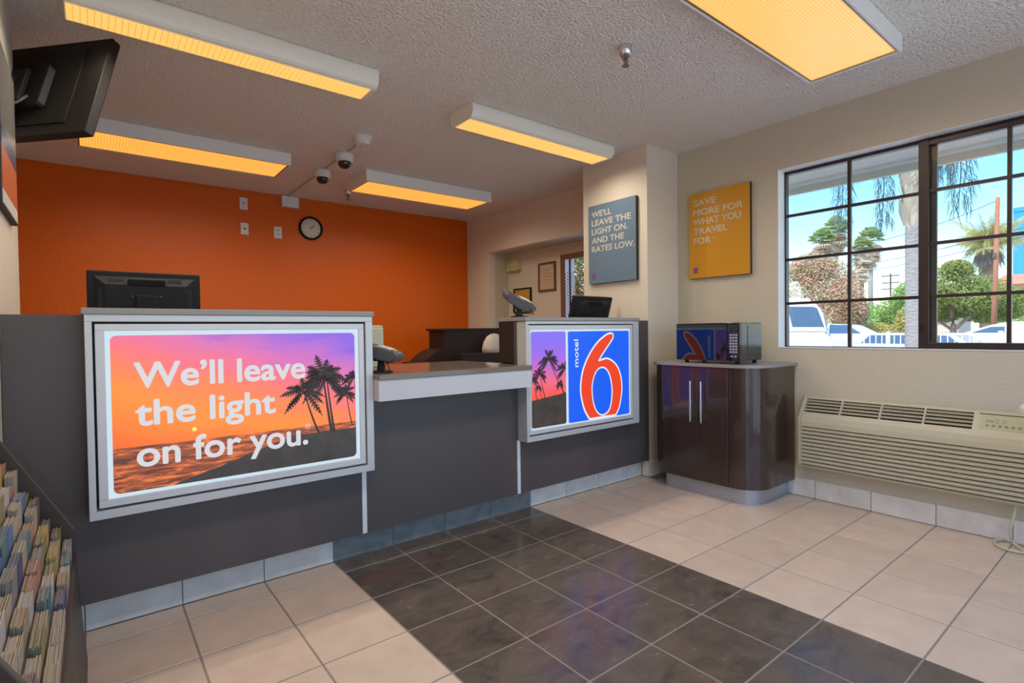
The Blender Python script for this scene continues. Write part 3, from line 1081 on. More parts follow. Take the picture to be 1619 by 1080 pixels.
lp = thing('framed_poster', 'framed poster in grey, navy and orange on the left wall', 'poster', (XL, 0.30, 1.53))
MB().box(XL, XL + 0.018, 0.06, 0.52, 1.53, 2.10, 0.002).build('frame', 'poster_edge', lp)
MB().box(XL + 0.018, XL + 0.0195, 0.068, 0.512, 1.80, 2.092).build('grey_field', 'poster_grey', lp)
MB().box(XL + 0.018, XL + 0.0195, 0.068, 0.512, 1.735, 1.80).build('navy_band', 'poster_navy', lp)
MB().box(XL + 0.018, XL + 0.0195, 0.068, 0.512, 1.585, 1.735).build('orange_field', 'poster_orange', lp)
MB().box(XL + 0.018, XL + 0.0195, 0.068, 0.512, 1.538, 1.585).build('bottom_band', 'poster_white', lp)

# ------------------------------------------------------------------ ceiling lights
def lamp_light(parent, x0, x1, y0, y1, z, k=1.0):
    """the tubes behind the lens: a row of small downward lamps"""
    n_ = 6
    for i in range(n_):
        l = bpy.data.lights.new('lamp_light', 'SPOT')
        l.spot_size = math.radians(172)
        l.spot_blend = 1.0
        l.shadow_soft_size = 0.0
        l.energy = LAMP_W * k / n_
        l.color = LAMP_COL
        o = bpy.data.objects.new('lamp_light', l)
        COL.objects.link(o)
        o.parent = parent
        o.location = Vector((x0 + (x1 - x0) * (i + 0.5) / n_, y0 + (y1 - y0) * (0.25 if i % 2 else 0.75), z)) - ORG[parent.name]


def wrap_light(label, x0, x1, y0, y1, zl):
    o = thing('ceiling_light', label, 'ceiling light', ((x0 + x1) / 2, (y0 + y1) / 2, H), 'ceiling lights')
    yl0, yl1 = y0 + 0.036, y1 - 0.050
    prof = [(y0 + 0.012, H - 0.001)]
    for i in range(9):                      # near side, bulging
        a = math.radians(90 - 180 * i / 8)
        prof.append((y0 + 0.012 - 0.016 * math.cos(a) + 0.024 * (i / 8) ** 2, (H + zl) / 2 + (H - zl) / 2 * math.sin(a) * 0.96))
    prof += [(yl0, zl), (yl1, zl)]
    for i in range(9):
        a = math.radians(-90 + 180 * i / 8)
        prof.append((y1 - 0.012 + 0.016 * math.cos(a) - 0.024 * (1 - i / 8) ** 2, (H + zl) / 2 + (H - zl) / 2 * math.sin(a) * 0.96))
    prof.append((y1 - 0.012, H - 0.001))
    MB().prism(prof, 'x', x0 + 0.008, x1 - 0.008).build('housing', 'fixture_wrap', o)
    for a, bb in ((x0, x0 + 0.008), (x1 - 0.008, x1)):
        MB().prism(inset(prof, -0.001), 'x', a, bb).build('end_cap', 'fixture_wrap', o)
    MB().box(x0 + 0.004, x1 - 0.030, yl0 + 0.004, yl1 - 0.002, zl - 0.003, zl - 0.0005).build('lens', 'lens_wrap', o)
    lamp_light(o, x0 + 0.02, x1 - 0.03, yl0, yl1, zl - 0.006)
    return o


def box_light(label, x0, x1, y0, y1, zl):
    o = thing('ceiling_light', label, 'ceiling light', ((x0 + x1) / 2, (y0 + y1) / 2, H), 'ceiling lights')
    mb = MB()
    mb.box(x0, x1, y0, y0 + 0.012, zl, H - 0.001, 0.002).box(x0, x1, y1 - 0.012, y1, zl, H - 0.001, 0.002)
    mb.box(x0, x0 + 0.012, y0 + 0.012, y1 - 0.012, zl, H - 0.001, 0.002).box(x1 - 0.012, x1, y0 + 0.012, y1 - 0.012, zl, H - 0.001, 0.002)
    mb.box(x0 + 0.01, x1 - 0.01, y0 + 0.01, y1 - 0.01, H - 0.012, H - 0.002)
    mb.build('housing', 'white_metal', o)
    mb = MB()
    mb.box(x0 + 0.012, x1 - 0.012, y0 + 0.012, y0 + 0.020, zl + 0.001, zl + 0.006).box(x0 + 0.012, x1 - 0.012, y1 - 0.020, y1 - 0.012, zl + 0.001, zl + 0.006)
    mb.box(x0 + 0.012, x0 + 0.022, y0 + 0.02, y1 - 0.02, zl + 0.001, zl + 0.006).box(x1 - 0.022, x1 - 0.012, y0 + 0.02, y1 - 0.02, zl + 0.001, zl + 0.006)
    mb.build('lens_frame', 'brass_dark', o)
    MB().box(x0 + 0.014, x1 - 0.014, y0 + 0.014, y1 - 0.014, zl + 0.006, zl + 0.010).build('lens', 'lens_panel', o)
    lamp_light(o, x0 + 0.03, x1 - 0.03, y0 + 0.03, y1 - 0.03, zl - 0.004)
    return o


wrap_light('long rounded ceiling light in front, passing above the dark hanging screen', -0.935, 0.305, 0.205, 0.430, 2.342)
wrap_light('rounded ceiling light with cream end caps, beside the pillar', 0.901, 2.150, 0.228, 0.478, 2.349)
box_light('square-edged ceiling light at the orange wall, partly behind the hanging screen', -0.935, 0.320, 1.788, 2.200, 2.350)
box_light('square-edged ceiling light near the orange wall, right of the dome cameras', 0.921, 2.192, 1.812, 2.225, 2.341)
box_light('wide square-edged ceiling light nearest the window', 0.845, 2.095, -1.546, -1.139, 2.360)
box_light('square-edged ceiling light above the brochure rack, outside the view', -0.935, 0.320, -1.546, -1.139, 2.360)

# ------------------------------------------------------------------ hanging screen, seen from behind
hd = Vector((math.cos(-0.829), math.sin(-0.829), 0))
tilt = 0.303
nh = Vector((-hd.y, hd.x, 0))
sd = nh * math.cos(tilt) - Vector((0, 0, 1)) * math.sin(tilt)
vd = Vector((0, 0, 1)) * math.cos(tilt) + nh * math.sin(tilt)
P = Vector((-0.780, 0.507, 2.372))
TW, TH = 0.78, 0.47
org = P - hd * TW - vd * TH
mx = Matrix.Identity(4)
for i in range(3):
    mx[i][0], mx[i][1], mx[i][2], mx[i][3] = hd[i], sd[i], vd[i], org[i]
tv = local_thing('flat_screen', 'dark flat screen hung below the ceiling, its back turned to the room', 'television', org, mtx=mx)
MB().box(0, TW, 0.0, 0.040, 0, TH, 0.003).build('casing', 'tv_plastic', tv)
MB().box(0.004, TW - 0.004, 0.040, 0.043, 0.004, TH - 0.004).build('screen', 'black_gloss', tv)
MB().prism([(0.05, 0.05), (0.67, 0.05), (0.67, 0.42), (0.05, 0.42)], 'y', -0.006, 0.001).build('rear_cover', 'tv_raised', tv)
MB().box(0.28, 0.545, -0.035, -0.005, 0.125, 0.335, 0.006).build('rear_housing', 'black_matte', tv)
mb = MB()
for i in range(9):
    mb.box(0.546, 0.549, -0.032 + i * 0.003, -0.031 + i * 0.003, 0.14, 0.32)
mb.build('vents', 'grey_plastic', tv)
MB().box(0.33, 0.47, -0.055, -0.034, 0.14, 0.30, 0.004).box(0.37, 0.43, -0.115, -0.05, 0.17, 0.26, 0.006).tube([(0.40, -0.06, 0.215), (0.355, -0.15, 0.225), (0.30, -0.20, 0.225)], 0.018, 8).build('wall_bracket', 'black_plastic', tv)
MB().tube([(0.30, -0.06, 0.22), (0.335, -0.075, 0.12), (0.38, -0.08, 0.075), (0.44, -0.07, 0.085), (0.475, -0.05, 0.13), (0.49, -0.036, 0.17)], 0.006, 6).build('cable', 'grey_plastic', tv, smooth=True)

# ------------------------------------------------------------------ things on the ceiling and the orange wall
def dome_camera(label, x, y):
    o = thing('dome_camera', label, 'security camera', (x, y, H), 'dome cameras')
    MB().lathe([(0.068, 0), (0.068, -0.02), (0.064, -0.055), (0.056, -0.064), (0, -0.064)], (x, y, H - 0.0005), 'z', 28).build('base', 'camera_base', o, smooth=True)
    MB().lathe([(0.048, -0.060), (0.047, -0.078), (0.040, -0.096), (0.026, -0.108), (0.010, -0.113), (0, -0.1135)], (x, y, H), 'z', 28).build('dome', 'smoked_dome', o, smooth=True)


dome_camera('white dome camera with black glass, nearer the smoke detector', 0.640, 1.560)
dome_camera('white dome camera with black glass, nearer the orange wall', 0.645, 2.060)
sd_ = thing('smoke_detector', 'round white smoke detector on the ceiling above the dome cameras', 'smoke detector', (0.615, 1.165, H))
MB().lathe([(0.070, 0), (0.070, -0.012), (0.064, -0.016), (0, -0.016)], (0.615, 1.165, H - 0.0005), 'z', 28).build('base', 'white_plastic', sd_)
MB().lathe([(0.056, -0.016), (0.056, -0.030), (0.050, -0.034), (0.050, -0.046), (0.044, -0.052), (0, -0.052)], (0.615, 1.165, H), 'z', 28).build('body', 'white_plastic', sd_, smooth=False)
MB().lathe([(0.012, -0.052), (0.010, -0.060), (0, -0.060)], (0.615, 1.165, H), 'z', 12).build('test_button', 'key_light', sd_)
MB().box(0.600, 0.640, 1.215, 1.225, H - 0.05, H - 0.0005).build('bracket', 'white_plastic', sd_)
tag(MB().box(0.634, 0.646, 1.24, 1.49, H - 0.010, H - 0.0005).box(0.636, 0.648, 1.63, 1.99, H - 0.010, H - 0.0005).box(0.640, 0.652, 2.13, 3.083, H - 0.010, H - 0.0005)
    .build('cable_raceway', 'conduit_paint'), 'thin ceiling raceway linking the dome cameras to the wall box', 'raceway')


def sprinkler(label, x, y):
    o = thing('fire_sprinkler', label, 'sprinkler', (x, y, H), 'fire sprinklers')
    MB().lathe([(0.033, 0), (0.032, -0.006), (0.029, -0.040), (0.022, -0.046), (0, -0.046)], (x, y, H - 0.0005), 'z', 20).build('escutcheon', 'chrome', o, smooth=True)
    MB().lathe([(0.016, -0.044), (0.016, -0.056), (0.008, -0.060), (0.005, -0.088), (0, -0.088)], (x, y, H), 'z', 12).tube([(x - 0.015, y, H - 0.050), (x - 0.016, y, H - 0.075), (x - 0.003, y, H - 0.090)], 0.003, 6)\
        .tube([(x + 0.015, y, H - 0.050), (x + 0.016, y, H - 0.075), (x + 0.003, y, H - 0.090)], 0.003, 6).build('frame_arms', 'brass_dark', o)
    MB().lathe([(0.004, -0.088), (0.018, -0.091), (0.018, -0.094), (0, -0.094)], (x, y, H), 'z', 16).build('deflector', 'brass_dark', o)


sprinkler('chrome fire sprinkler in the middle of the ceiling', 1.150, -0.700)
sprinkler('chrome fire sprinkler by the orange wall', 1.044, 2.530)

YO = 3.085
tag(MB().box(0.590, 0.748, YO - 0.045, YO - 0.0005, 2.325, 2.433, 0.004).build('junction_box', 'white_plastic'), 'white plastic junction box on the orange wall under the ceiling', 'junction box')


def plate(label, x0, x1, z0, z1, kind):
    o = thing('wall_plate', label, 'wall plate', ((x0 + x1) / 2, YO, z0), 'wall plates on the orange wall')
    MB().box(x0, x1, YO - 0.008, YO - 0.0005, z0, z1, 0.002).build('plate', 'white_plastic', o)
    cx, cz = (x0 + x1) / 2, (z0 + z1) / 2
    if kind == 'jack':
        MB().box(cx - 0.008, cx + 0.008, YO - 0.011, YO - 0.008, cz - 0.007, cz + 0.008).build('socket', 'black_plastic', o)
    elif kind == 'coax':
        MB().lathe([(0.006, 0), (0.006, -0.012), (0, -0.012)], (cx, YO - 0.008, cz), 'y', 12).build('socket', 'black_plastic', o)
    else:
        for dz in (-0.022, 0.022):
            MB().lathe([(0.016, 0), (0.016, -0.002), (0, -0.002)], (cx, YO - 0.008, cz + dz), 'y', 16).build('socket', 'key_light', o)
            MB().box(cx - 0.008, cx - 0.005, YO - 0.0115, YO - 0.010, cz + dz - 0.005, cz + dz + 0.006).box(cx + 0.005, cx + 0.008, YO - 0.0115, YO - 0.010, cz + dz - 0.005, cz + dz + 0.006).build('slots', 'black_plastic', o)


plate('white wall plate with one round jack, upper of the pair', 0.224, 0.292, 2.257, 2.367, 'coax')
plate('white wall plate with one square jack, lower of the pair', 0.228, 0.296, 2.024, 2.133, 'jack')
plate('white double outlet between the wall plates and the clock', 0.520, 0.592, 2.018, 2.130, 'outlet')

ck = thing('wall_clock', 'round wall clock with black rim on the orange wall', 'clock', (0.868, YO, 2.148))
CX, CZ = 0.868, 2.148
MB().lathe([(0.116, 0), (0.117, -0.022), (0.110, -0.032), (0.100, -0.030), (0.096, -0.018), (0.096, -0.010), (0, -0.010)], (CX, YO - 0.0005, CZ), 'y', 40).build('rim', 'black_plastic', ck, smooth=True)
MB().lathe([(0.095, 0), (0.095, -0.002), (0, -0.002)], (CX, YO - 0.011, CZ), 'y', 40).build('dial', 'clock_face', ck)
for k in range(12):
    a = math.radians(90 - 30 * (k + 1))
    s = str(k + 1)
    lettering('numeral', s, 0.017, 'grey_plastic', ck, facing((CX + 0.078 * math.cos(a) - 0.006 * len(s), YO - 0.0135, CZ + 0.078 * math.sin(a) - 0.008), '-y'), None, 0.0, 0.0005)
for L, wd, ang in ((0.045, 0.005, 58), (0.062, 0.0035, 36)):
    a = math.radians(90 - ang)
    d = Vector((math.cos(a), math.sin(a)))
    pn = Vector((-d.y, d.x)) * wd / 2
    q = [Vector((CX, CZ)) - d * 0.012, Vector((CX, CZ)) + d * L]
    MB().prism([tuple(q[0] - pn), tuple(q[1] - pn * 0.4), tuple(q[1] + pn * 0.4), tuple(q[0] + pn)], 'y', YO - 0.0165, YO - 0.0155).build('hand', 'black_matte', ck)

# ------------------------------------------------------------------ monitors on the staff side
def monitor(label, loc, rot, W, Hh, stand, hp=True):
    o = local_thing('computer_monitor', label, 'monitor', loc, rot)
    MB().box(-W / 2, W / 2, 0.0, 0.030, 0, Hh, 0.006).build('casing', 'black_plastic', o)
    MB().box(-W / 2 + 0.012, W / 2 - 0.012, 0.030, 0.032, 0.012, Hh - 0.012).build('screen', 'black_gloss', o)
    a, bb = 0.022, 0.058
    g = bmesh.new()
    lo = [g.verts.new((x, 0.001, z)) for x, z in ((-W / 2 + a, 0.02), (W / 2 - a, 0.02), (W / 2 - a, Hh - a), (-W / 2 + a, Hh - a))]
    hi = [g.verts.new((x, -0.030, z)) for x, z in ((-W / 2 + bb, 0.04), (W / 2 - bb, 0.04), (W / 2 - bb, Hh - bb), (-W / 2 + bb, Hh - bb))]
    g.faces.new(hi)
    for i in range(4):
        g.faces.new((lo[i], lo[(i + 1) % 4], hi[(i + 1) % 4], hi[i]))
    bmesh.ops.recalc_face_normals(g, faces=g.faces[:])
    mb = MB()
    mb._merge(g)
    mb.build('rear_shell', 'black_plastic', o)
    MB().box(-0.066 * W / 0.4, 0.066 * W / 0.4, -0.034, -0.012, Hh - 0.062, Hh - 0.034, 0.004).build('handle', 'black_matte', o)
    for sgn in (-1, 1):
        mb = MB()
        for i in range(12):
            x = sgn * (0.078 + i * 0.0042) * W / 0.4
            mb.box(x - 0.0010, x + 0.0010, -0.022, -0.011, Hh - 0.052, Hh - 0.028)
        mb.build('vent_slots', 'vent_plastic', o)['kind'] = 'stuff'
        mb = MB()
        for i in range(22):
            z = Hh - 0.075 - i * 0.0055
            mb.box(sgn * (W / 2 - 0.046) - 0.010, sgn * (W / 2 - 0.046) + 0.010, -0.024, -0.012, z - 0.0010, z + 0.0010)
        mb.build('vent_slots', 'vent_plastic', o)['kind'] = 'stuff'
    for x in (-0.05, 0.05):
        MB().lathe([(0.004, 0), (0.004, -0.003), (0, -0.003)], (x, -0.030, Hh - 0.105), 'y', 10).build('screw', 'grey_plastic', o)
    if stand:
        MB().box(-0.04, 0.04, -0.045, -0.028, -0.20 + stand, 0.20, 0.004).build('stand', 'black_plastic', o)
        MB().lathe([(0.12, 0), (0.12, 0.012), (0.05, 0.02), (0, 0.02)], (0, -0.03, -0.20 + stand), 'z', 24).build('foot', 'black_plastic', o)
    return o


monitor('large black monitor behind the sunset sign, seen from the back', (-0.690, 0.40, 1.058), (0, 0, 0), 0.402, 0.302, -0.0975)
m2 = monitor('small black monitor tilted back, beside the pillar', (2.030, 0.405, 1.08), (math.radians(17), 0, math.radians(0)), 0.405, 0.262, 0)
MB().box(-0.05, 0.05, 0.0, 0.10, -0.06, 0.05, 0.006).box(-0.09, 0.09, -0.06, 0.13, -0.32, -0.285, 0.006).box(-0.03, 0.03, 0.02, 0.06, -0.30, -0.03).build('stand', 'black_plastic', m2)
m2.location.z = 1.082


# ------------------------------------------------------------------ card terminals
def terminal(label, loc, rotz, pitch_, lean=0.0):
    o = local_thing('card_terminal', label, 'card terminal', loc, (0, 0, rotz))
    Rm = Matrix.Translation((0, 0, 0.104)) @ Matrix.Rotation(pitch_, 4, 'Y') @ Matrix.Rotation(lean, 4, 'X')
    g = bmesh.new()
    prof = [(-0.112, 0.006), (-0.090, -0.026), (0.01, -0.040), (0.090, -0.036), (0.114, -0.010), (0.106, 0.010), (0.03, 0.020), (-0.105, 0.022)]
    lo = [g.verts.new((x, -0.046, z)) for x, z in prof]
    hi = [g.verts.new((x, 0.046, z)) for x, z in prof]
    g.faces.new(lo)
    g.faces.new(hi[::-1])
    for i in range(len(prof)):
        g.faces.new((lo[i], hi[i], hi[(i + 1) % 8], lo[(i + 1) % 8]))
    bmesh.ops.recalc_face_normals(g, faces=g.faces[:])
    bmesh.ops.bevel(g, geom=g.edges[:], offset=0.006, segments=2, affect='EDGES')
    mb = MB()
    mb._merge(g, Rm)
    mb.build('casing', 'grey_plastic', o, smooth=False)

    def put(name, material, boxes):
        k = MB()
        for (a, bb, c, d, e, f) in boxes:
            k.box(a, bb, c, d, e, f, 0.001, 1)
        bmesh.ops.transform(k.bm, matrix=Rm, verts=k.bm.verts[:])
        return k.build(name, material, o)
    put('display', 'black_gloss', [(-0.092, -0.045, -0.030, 0.030, 0.0215, 0.0235)])
    for i in range(4):
        for j in range(3):
            x, y = -0.004 + i * 0.019, -0.022 + j * 0.018
            put('key', 'key_light', [(x, x + 0.013, y - 0.006, y + 0.006, 0.0205 - 0.09 * max(0, x - 0.03), 0.0265 - 0.09 * max(0, x - 0.03))])
    for y, c in ((-0.022, 'key_red'), (-0.004, 'key_yellow'), (0.014, 'key_green')):
        put('key', c, [(0.074, 0.087, y - 0.006, y + 0.006, 0.014, 0.021)])
    MB().lathe([(0.055, 0), (0.055, 0.008), (0.02, 0.014), (0.014, 0.075), (0, 0.075)], (0, 0, 0.0), 'z', 20).box(-0.035, -0.01, -0.02, 0.02, 0.055, 0.085, 0.004).box(0.035, 0.06, -0.02, 0.02, 0.045, 0.075, 0.003).build('stand', 'black_plastic', o)
    MB().tube([(0.05, -0.035, 0.06), (0.075, -0.045, 0.02), (0.07, -0.04, 0.002)], 0.0025, 6).tube([(-0.05, -0.03, 0.08), (-0.062, -0.03, 0.04), (-0.03, -0.02, 0.006)], 0.0025, 6).build('cable', 'black_plastic', o)
    return o


terminal('grey card terminal tilted on its stand above the red 6 sign', (1.160, 0.14, ZR + 0.022), math.radians(-8), math.radians(19), math.radians(24))
terminal('grey card terminal on the lowered counter, beside the sunset sign', (0.232, 0.08, 0.895), math.radians(-58), math.radians(12))

tag(MB().box(0.20, 0.405, 0.42, 0.60, 0.8955, 1.118, 0.006).box(0.205, 0.402, 0.425, 0.595, 1.118, 1.130, 0.004).build('document_box', 'cream_plastic'),
    'cream plastic box on the lowered counter, mostly hidden by the sunset sign', 'box')

# ------------------------------------------------------------------ dark desk with a hutch in the far corner
hu = thing('staff_side_desk', 'dark wooden desk with a raised hutch in front of the orange wall', 'desk', (2.2, 2.3, 0))
MB().box(1.60, 2.740, 2.00, 2.58, 0.755, 0.790, 0.004).build('desk_top', 'dark_wood_dull', hu)
for x in (1.63, 2.70):
    MB().box(x, x + 0.03, 2.02, 2.56, 0.0, 0.755).build('leg_panel', 'dark_wood_dull', hu)
wing = [(1.858, 1.104), (1.859, 0.925)]
for i in range(9):
    a = math.radians(90 * i / 8)
    wing.append((1.859 - 0.225 * math.sin(a) * (0.35 + 0.65 * i / 8), 0.925 - 0.125 * (1 - math.cos(a)) - 0.0))
wing += [(1.62, 0.791), (1.885, 0.791), (1.885, 1.104)]
MB().prism(wing, 'y', 2.18, 2.48).build('side_wing', 'dark_wood_dull', hu)
MB().box(1.885, 2.735, 2.18, 2.22, 0.790, 1.104).build('front_panel', 'dark_wood_dull', hu)
MB().box(1.830, 2.740, 2.17, 2.50, 1.104, 1.126, 0.003).build('hutch_shelf', 'dark_wood_dull', hu)
MB().box(1.960, 2.735, 2.02, 2.18, 0.790, 0.872, 0.003).build('riser', 'dark_wood_dull', hu)
tag(MB().lathe([(0.148, 0), (0.146, 0.05), (0.128, 0.11), (0.09, 0.165), (0.04, 0.192), (0, 0.197)], (2.41, 2.098, 0.8725), 'z', 28).build('plastic_cover', 'pale_cover', smooth=True),
    'pale rounded cover on the dark desk, half hidden by the counter', 'cover').scale = (1.0, 0.5, 1.0)

# ------------------------------------------------------------------ things in the alcove
XA = 3.055
bx = thing('chime_box', 'small cream box high on the alcove wall', 'wall box', (XA, 2.52, 1.795))
MB().box(XA - 0.055, XA - 0.0005, 2.415, 2.635, 1.800, 1.925, 0.005).build('cover', 'box_cream', bx)
MB().box(XA - 0.060, XA - 0.055, 2.43, 2.62, 1.795, 1.806).build('lip', 'box_cream', bx)
cf = thing('framed_certificate', 'framed certificate in a brown wood frame beside the alcove door', 'certificate', (XA, 1.97, 1.52))
y0, y1, z0, z1 = 1.828, 2.105, 1.523, 1.840
MB().box(XA - 0.02, XA - 0.0005, y0, y1, z1 - 0.022, z1, 0.002).box(XA - 0.02, XA - 0.0005, y0, y1, z0, z0 + 0.022, 0.002).box(XA - 0.02, XA - 0.0005, y0, y0 + 0.022, z0 + 0.022, z1 - 0.022, 0.002).box(XA - 0.02, XA - 0.0005, y1 - 0.022, y1, z0 + 0.022, z1 - 0.022, 0.002).build('frame', 'frame_brown', cf)
MB().box(XA - 0.010, XA - 0.008, y0 + 0.02, y1 - 0.02, z0 + 0.02, z1 - 0.02).build('sheet', 'paper_tan', cf)
mb = MB()
for i, wd in enumerate((0.6, 0.85, 0.85, 0.7, 0.5)):
    z = 1.755 - i * 0.036
    mb.box(XA - 0.0108, XA - 0.0102, 1.967 - 0.095 * wd, 1.967 + 0.095 * wd, z, z + 0.004)
mb.box(XA - 0.0108, XA - 0.0102, 1.872, 1.888, 1.785, 1.803)
mb.build('print', 'paper_line', cf)
pc = thing('framed_picture', 'black framed orange picture low on the alcove wall', 'picture', (XA, 2.39, 1.30))
y0, y1, z0, z1 = 2.235, 2.548, 1.30, 1.588
MB().box(XA - 0.02, XA - 0.0005, y0, y1, z1 - 0.016, z1).box(XA - 0.02, XA - 0.0005, y0, y1, z0, z0 + 0.016).box(XA - 0.02, XA - 0.0005, y0, y0 + 0.016, z0 + 0.016, z1 - 0.016).box(XA - 0.02, XA - 0.0005, y1 - 0.016, y1, z0 + 0.016, z1 - 0.016).build('frame', 'black_plastic', pc)
MB().box(XA - 0.010, XA - 0.008, y0 + 0.014, y1 - 0.014, z0 + 0.014, z1 - 0.014).build('sheet', 'picture_orange', pc)
# perforated blind slats hanging behind the alcove door
for k, (ya, yb, lb) in enumerate(((1.668, 1.738, 'white dotted blind slat at the edge of the alcove door'), (1.590, 1.640, 'white dotted blind slat inside the alcove door glass'))):
    o = thing('blind_slat', lb, 'blind', (3.088, (ya + yb) / 2, 0.3))
    MB().box(3.087, 3.089, ya, yb, 0.3, 1.845).build('slat', 'blind_white', o)
    mb = MB()
    for i in range(30):
        z = 1.70 - i * 0.034
        for j in range(2):
            y = ya + (yb - ya) * (0.28 + 0.44 * j)
            zz = z - 0.016 * j
            mb.lathe([(0.0075, 0), (0.0075, -0.001), (0, -0.001)], (3.0865, y, zz), 'x', 8)
    mb.build('dots', 'logo_purple', o)

# ------------------------------------------------------------------ cabinet with the microwave
CXF, CYR, CYL = 2.198, -0.800, -0.035


def cab_outline(xf, yr, yl, rr_, rl, xb=XR - 0.012):
    pts = [(xb, yr)]
    for i in range(13):
        a = math.radians(270 - 90 * i / 12)
        pts.append((xf + rr_ + rr_ * math.cos(a), yr + rr_ + rr_ * math.sin(a)))
    for i in range(9):
        a = math.radians(180 - 90 * i / 8)
        pts.append((xf + rl + rl * math.cos(a), yl - rl + rl * math.sin(a)))
    pts.append((xb, yl))
    return pts


cb = thing('base_cabinet', 'dark brown two-door cabinet with a rounded corner, under the microwave', 'cabinet', (2.45, -0.42, 0))
MB().prism(cab_outline(CXF, CYR, CYL, 0.165, 0.11), 'z', 0.102, 0.845).build('body', 'dark_wood', cb)
MB().prism(cab_outline(2.245, -0.757, -0.10, 0.13, 0.06), 'z', 0.0, 0.102).build('plinth', 'plinth_silver', cb)
MB().prism(cab_outline(CXF - 0.016, CYR - 0.014, CYL + 0.012, 0.175, 0.11, XR - 0.001), 'z', 0.845, 0.862).build('worktop', 'counter_top', cb)
for y0, y1, hy in ((-0.4095, -0.206, -0.372), (-0.615, -0.4125, -0.449)):
    d = MB().box(CXF - 0.004, CXF + 0.001, y0, y1, 0.108, 0.838, 0.0015, 1).build('door', 'dark_wood', cb)
    MB().tube([(CXF - 0.032, hy, 0.485), (CXF - 0.032, hy, 0.750)], 0.0062, 12).tube([(CXF - 0.034, hy, 0.525), (CXF - 0.002, hy, 0.525)], 0.004, 8).tube([(CXF - 0.034, hy, 0.712), (CXF - 0.002, hy, 0.712)], 0.004, 8).build('handle', 'chrome', d)
for y in (-0.203, -0.619):
    MB().box(CXF - 0.0003, CXF + 0.0004, y - 0.0015, y + 0.0015, 0.108, 0.84).build('joint', 'black_matte', cb)

mw = thing('microwave_oven', 'black glossy microwave oven on the dark cabinet', 'microwave', (2.39, -0.44, 0.862))
MX0, MX1, MY0, MY1, MZ0, MZ1 = 2.248, 2.530, -0.667, -0.216, 0.881, 1.124
MB().box(MX0 + 0.022, MX1, MY0 + 0.002, MY1 - 0.002, MZ0 + 0.002, MZ1 - 0.001, 0.006).build('casing', 'mw_side', mw)
MB().box(MX0 + 0.10, MX0 + 0.27, MY0 - 0.0005, MY0 + 0.0025, MZ0 + 0.04, MZ1 - 0.02, 0.001).build('side_panel', 'mw_side', mw)
dr = MB().box(MX0, MX0 + 0.0225, -0.582, MY1, MZ0, MZ1, 0.004).build('door', 'black_gloss', mw)
MB().box(MX0 - 0.0012, MX0 + 0.002, -0.565, MY1 - 0.012, MZ0 + 0.022, MZ1 - 0.022, 0.001).build('door_glass', 'black_gloss', dr)
cp = MB().box(MX0 + 0.001, MX0 + 0.0225, MY0, -0.5845, MZ0, MZ1, 0.004).build('control_panel', 'black_gloss', mw)
MB().box(MX0 - 0.0005, MX0 + 0.002, -0.655, -0.597, 1.075, 1.095).build('display', 'lcd_dark', cp)
for i in range(7):
    for j in range(3):
        y = -0.608 - j * 0.0185
        z = 1.047 - i * 0.0178
        MB().box(MX0 - 0.0005, MX0 + 0.002, y - 0.0065, y + 0.0065, z - 0.0058, z + 0.0058).build('button', 'mw_keys', cp)
for y in (-0.615, -0.640):
    MB().box(MX0 - 0.0005, MX0 + 0.002, y - 0.007, y + 0.007, 0.908, 0.917).build('button', 'mw_keys', cp)
for x in (2.29, 2.50):
    for y in (-0.63, -0.27):
        MB().lathe([(0.012, 0), (0.014, 0.020), (0, 0.020)], (x, y, 0.8622), 'z', 12).build('foot', 'black_plastic', mw)

# ------------------------------------------------------------------ wall heater / air conditioner under the window
pt = thing('wall_air_conditioner', 'beige through-wall air conditioner with louvred front under the window', 'air conditioner', (2.63, -1.42, 0.21))
PY0, PY1 = -1.955, -0.868
side = [(XR - 0.001, 0.655), (2.676, 0.655), (2.664, 0.648), (2.600, 0.560), (2.580, 0.535), (2.572, 0.505), (2.570, 0.240), (2.580, 0.222), (2.600, 0.215), (XR - 0.001, 0.215)]
for ya, yb in ((PY1 - 0.022, PY1), (PY0, PY0 + 0.022)):
    MB().prism(side, 'x', 0, 1) if False else None
    g = MB()
    g.prism([(x, z) for x, z in side], 'y', ya, yb, 0.004)
    g.build('end_panel', 'ptac_beige', pt)
YG0, YG1 = -1.700, PY1 - 0.022          # span of the top grille
g = MB()
g.prism([(XR - 0.001, 0.655), (2.676, 0.655), (2.664, 0.648), (2.660, 0.640), (XR - 0.001, 0.632)], 'y', PY0 + 0.022, PY1 - 0.022)
g.build('top_rail', 'ptac_beige', pt)
g = MB()
g.prism([(2.602, 0.563), (2.580, 0.535), (2.572, 0.505), (2.5705, 0.476), (2.60, 0.476), (2.63, 0.553)], 'y', PY0 + 0.022, PY1 - 0.022)
g.build('front_rail', 'ptac_beige', pt)
MB().prism([(2.660, 0.640), (2.602, 0.562), (2.64, 0.545), (2.688, 0.632)], 'y', PY0 + 0.022, YG0).build('control_housing', 'ptac_beige', pt)
MB().box(2.612, XR - 0.002, PY0 + 0.024, PY1 - 0.024, 0.235, 0.52).box(2.650, XR - 0.002, PY0 + 0.024, PY1 - 0.024, 0.52, 0.60).build('interior', 'ptac_inside', pt)
for i in range(4):
    t = (i + 0.5) / 4.4 + 0.03
    x, z = 2.662 - 0.060 * t, 0.641 - 0.078 * t
    g = MB()
    g.prism([(x - 0.004, z), (x + 0.026, z + 0.004), (x + 0.026, z - 0.001), (x - 0.003, z - 0.0055)], 'y', YG0, YG1)
    g.build('louvre', 'ptac_slat', pt)
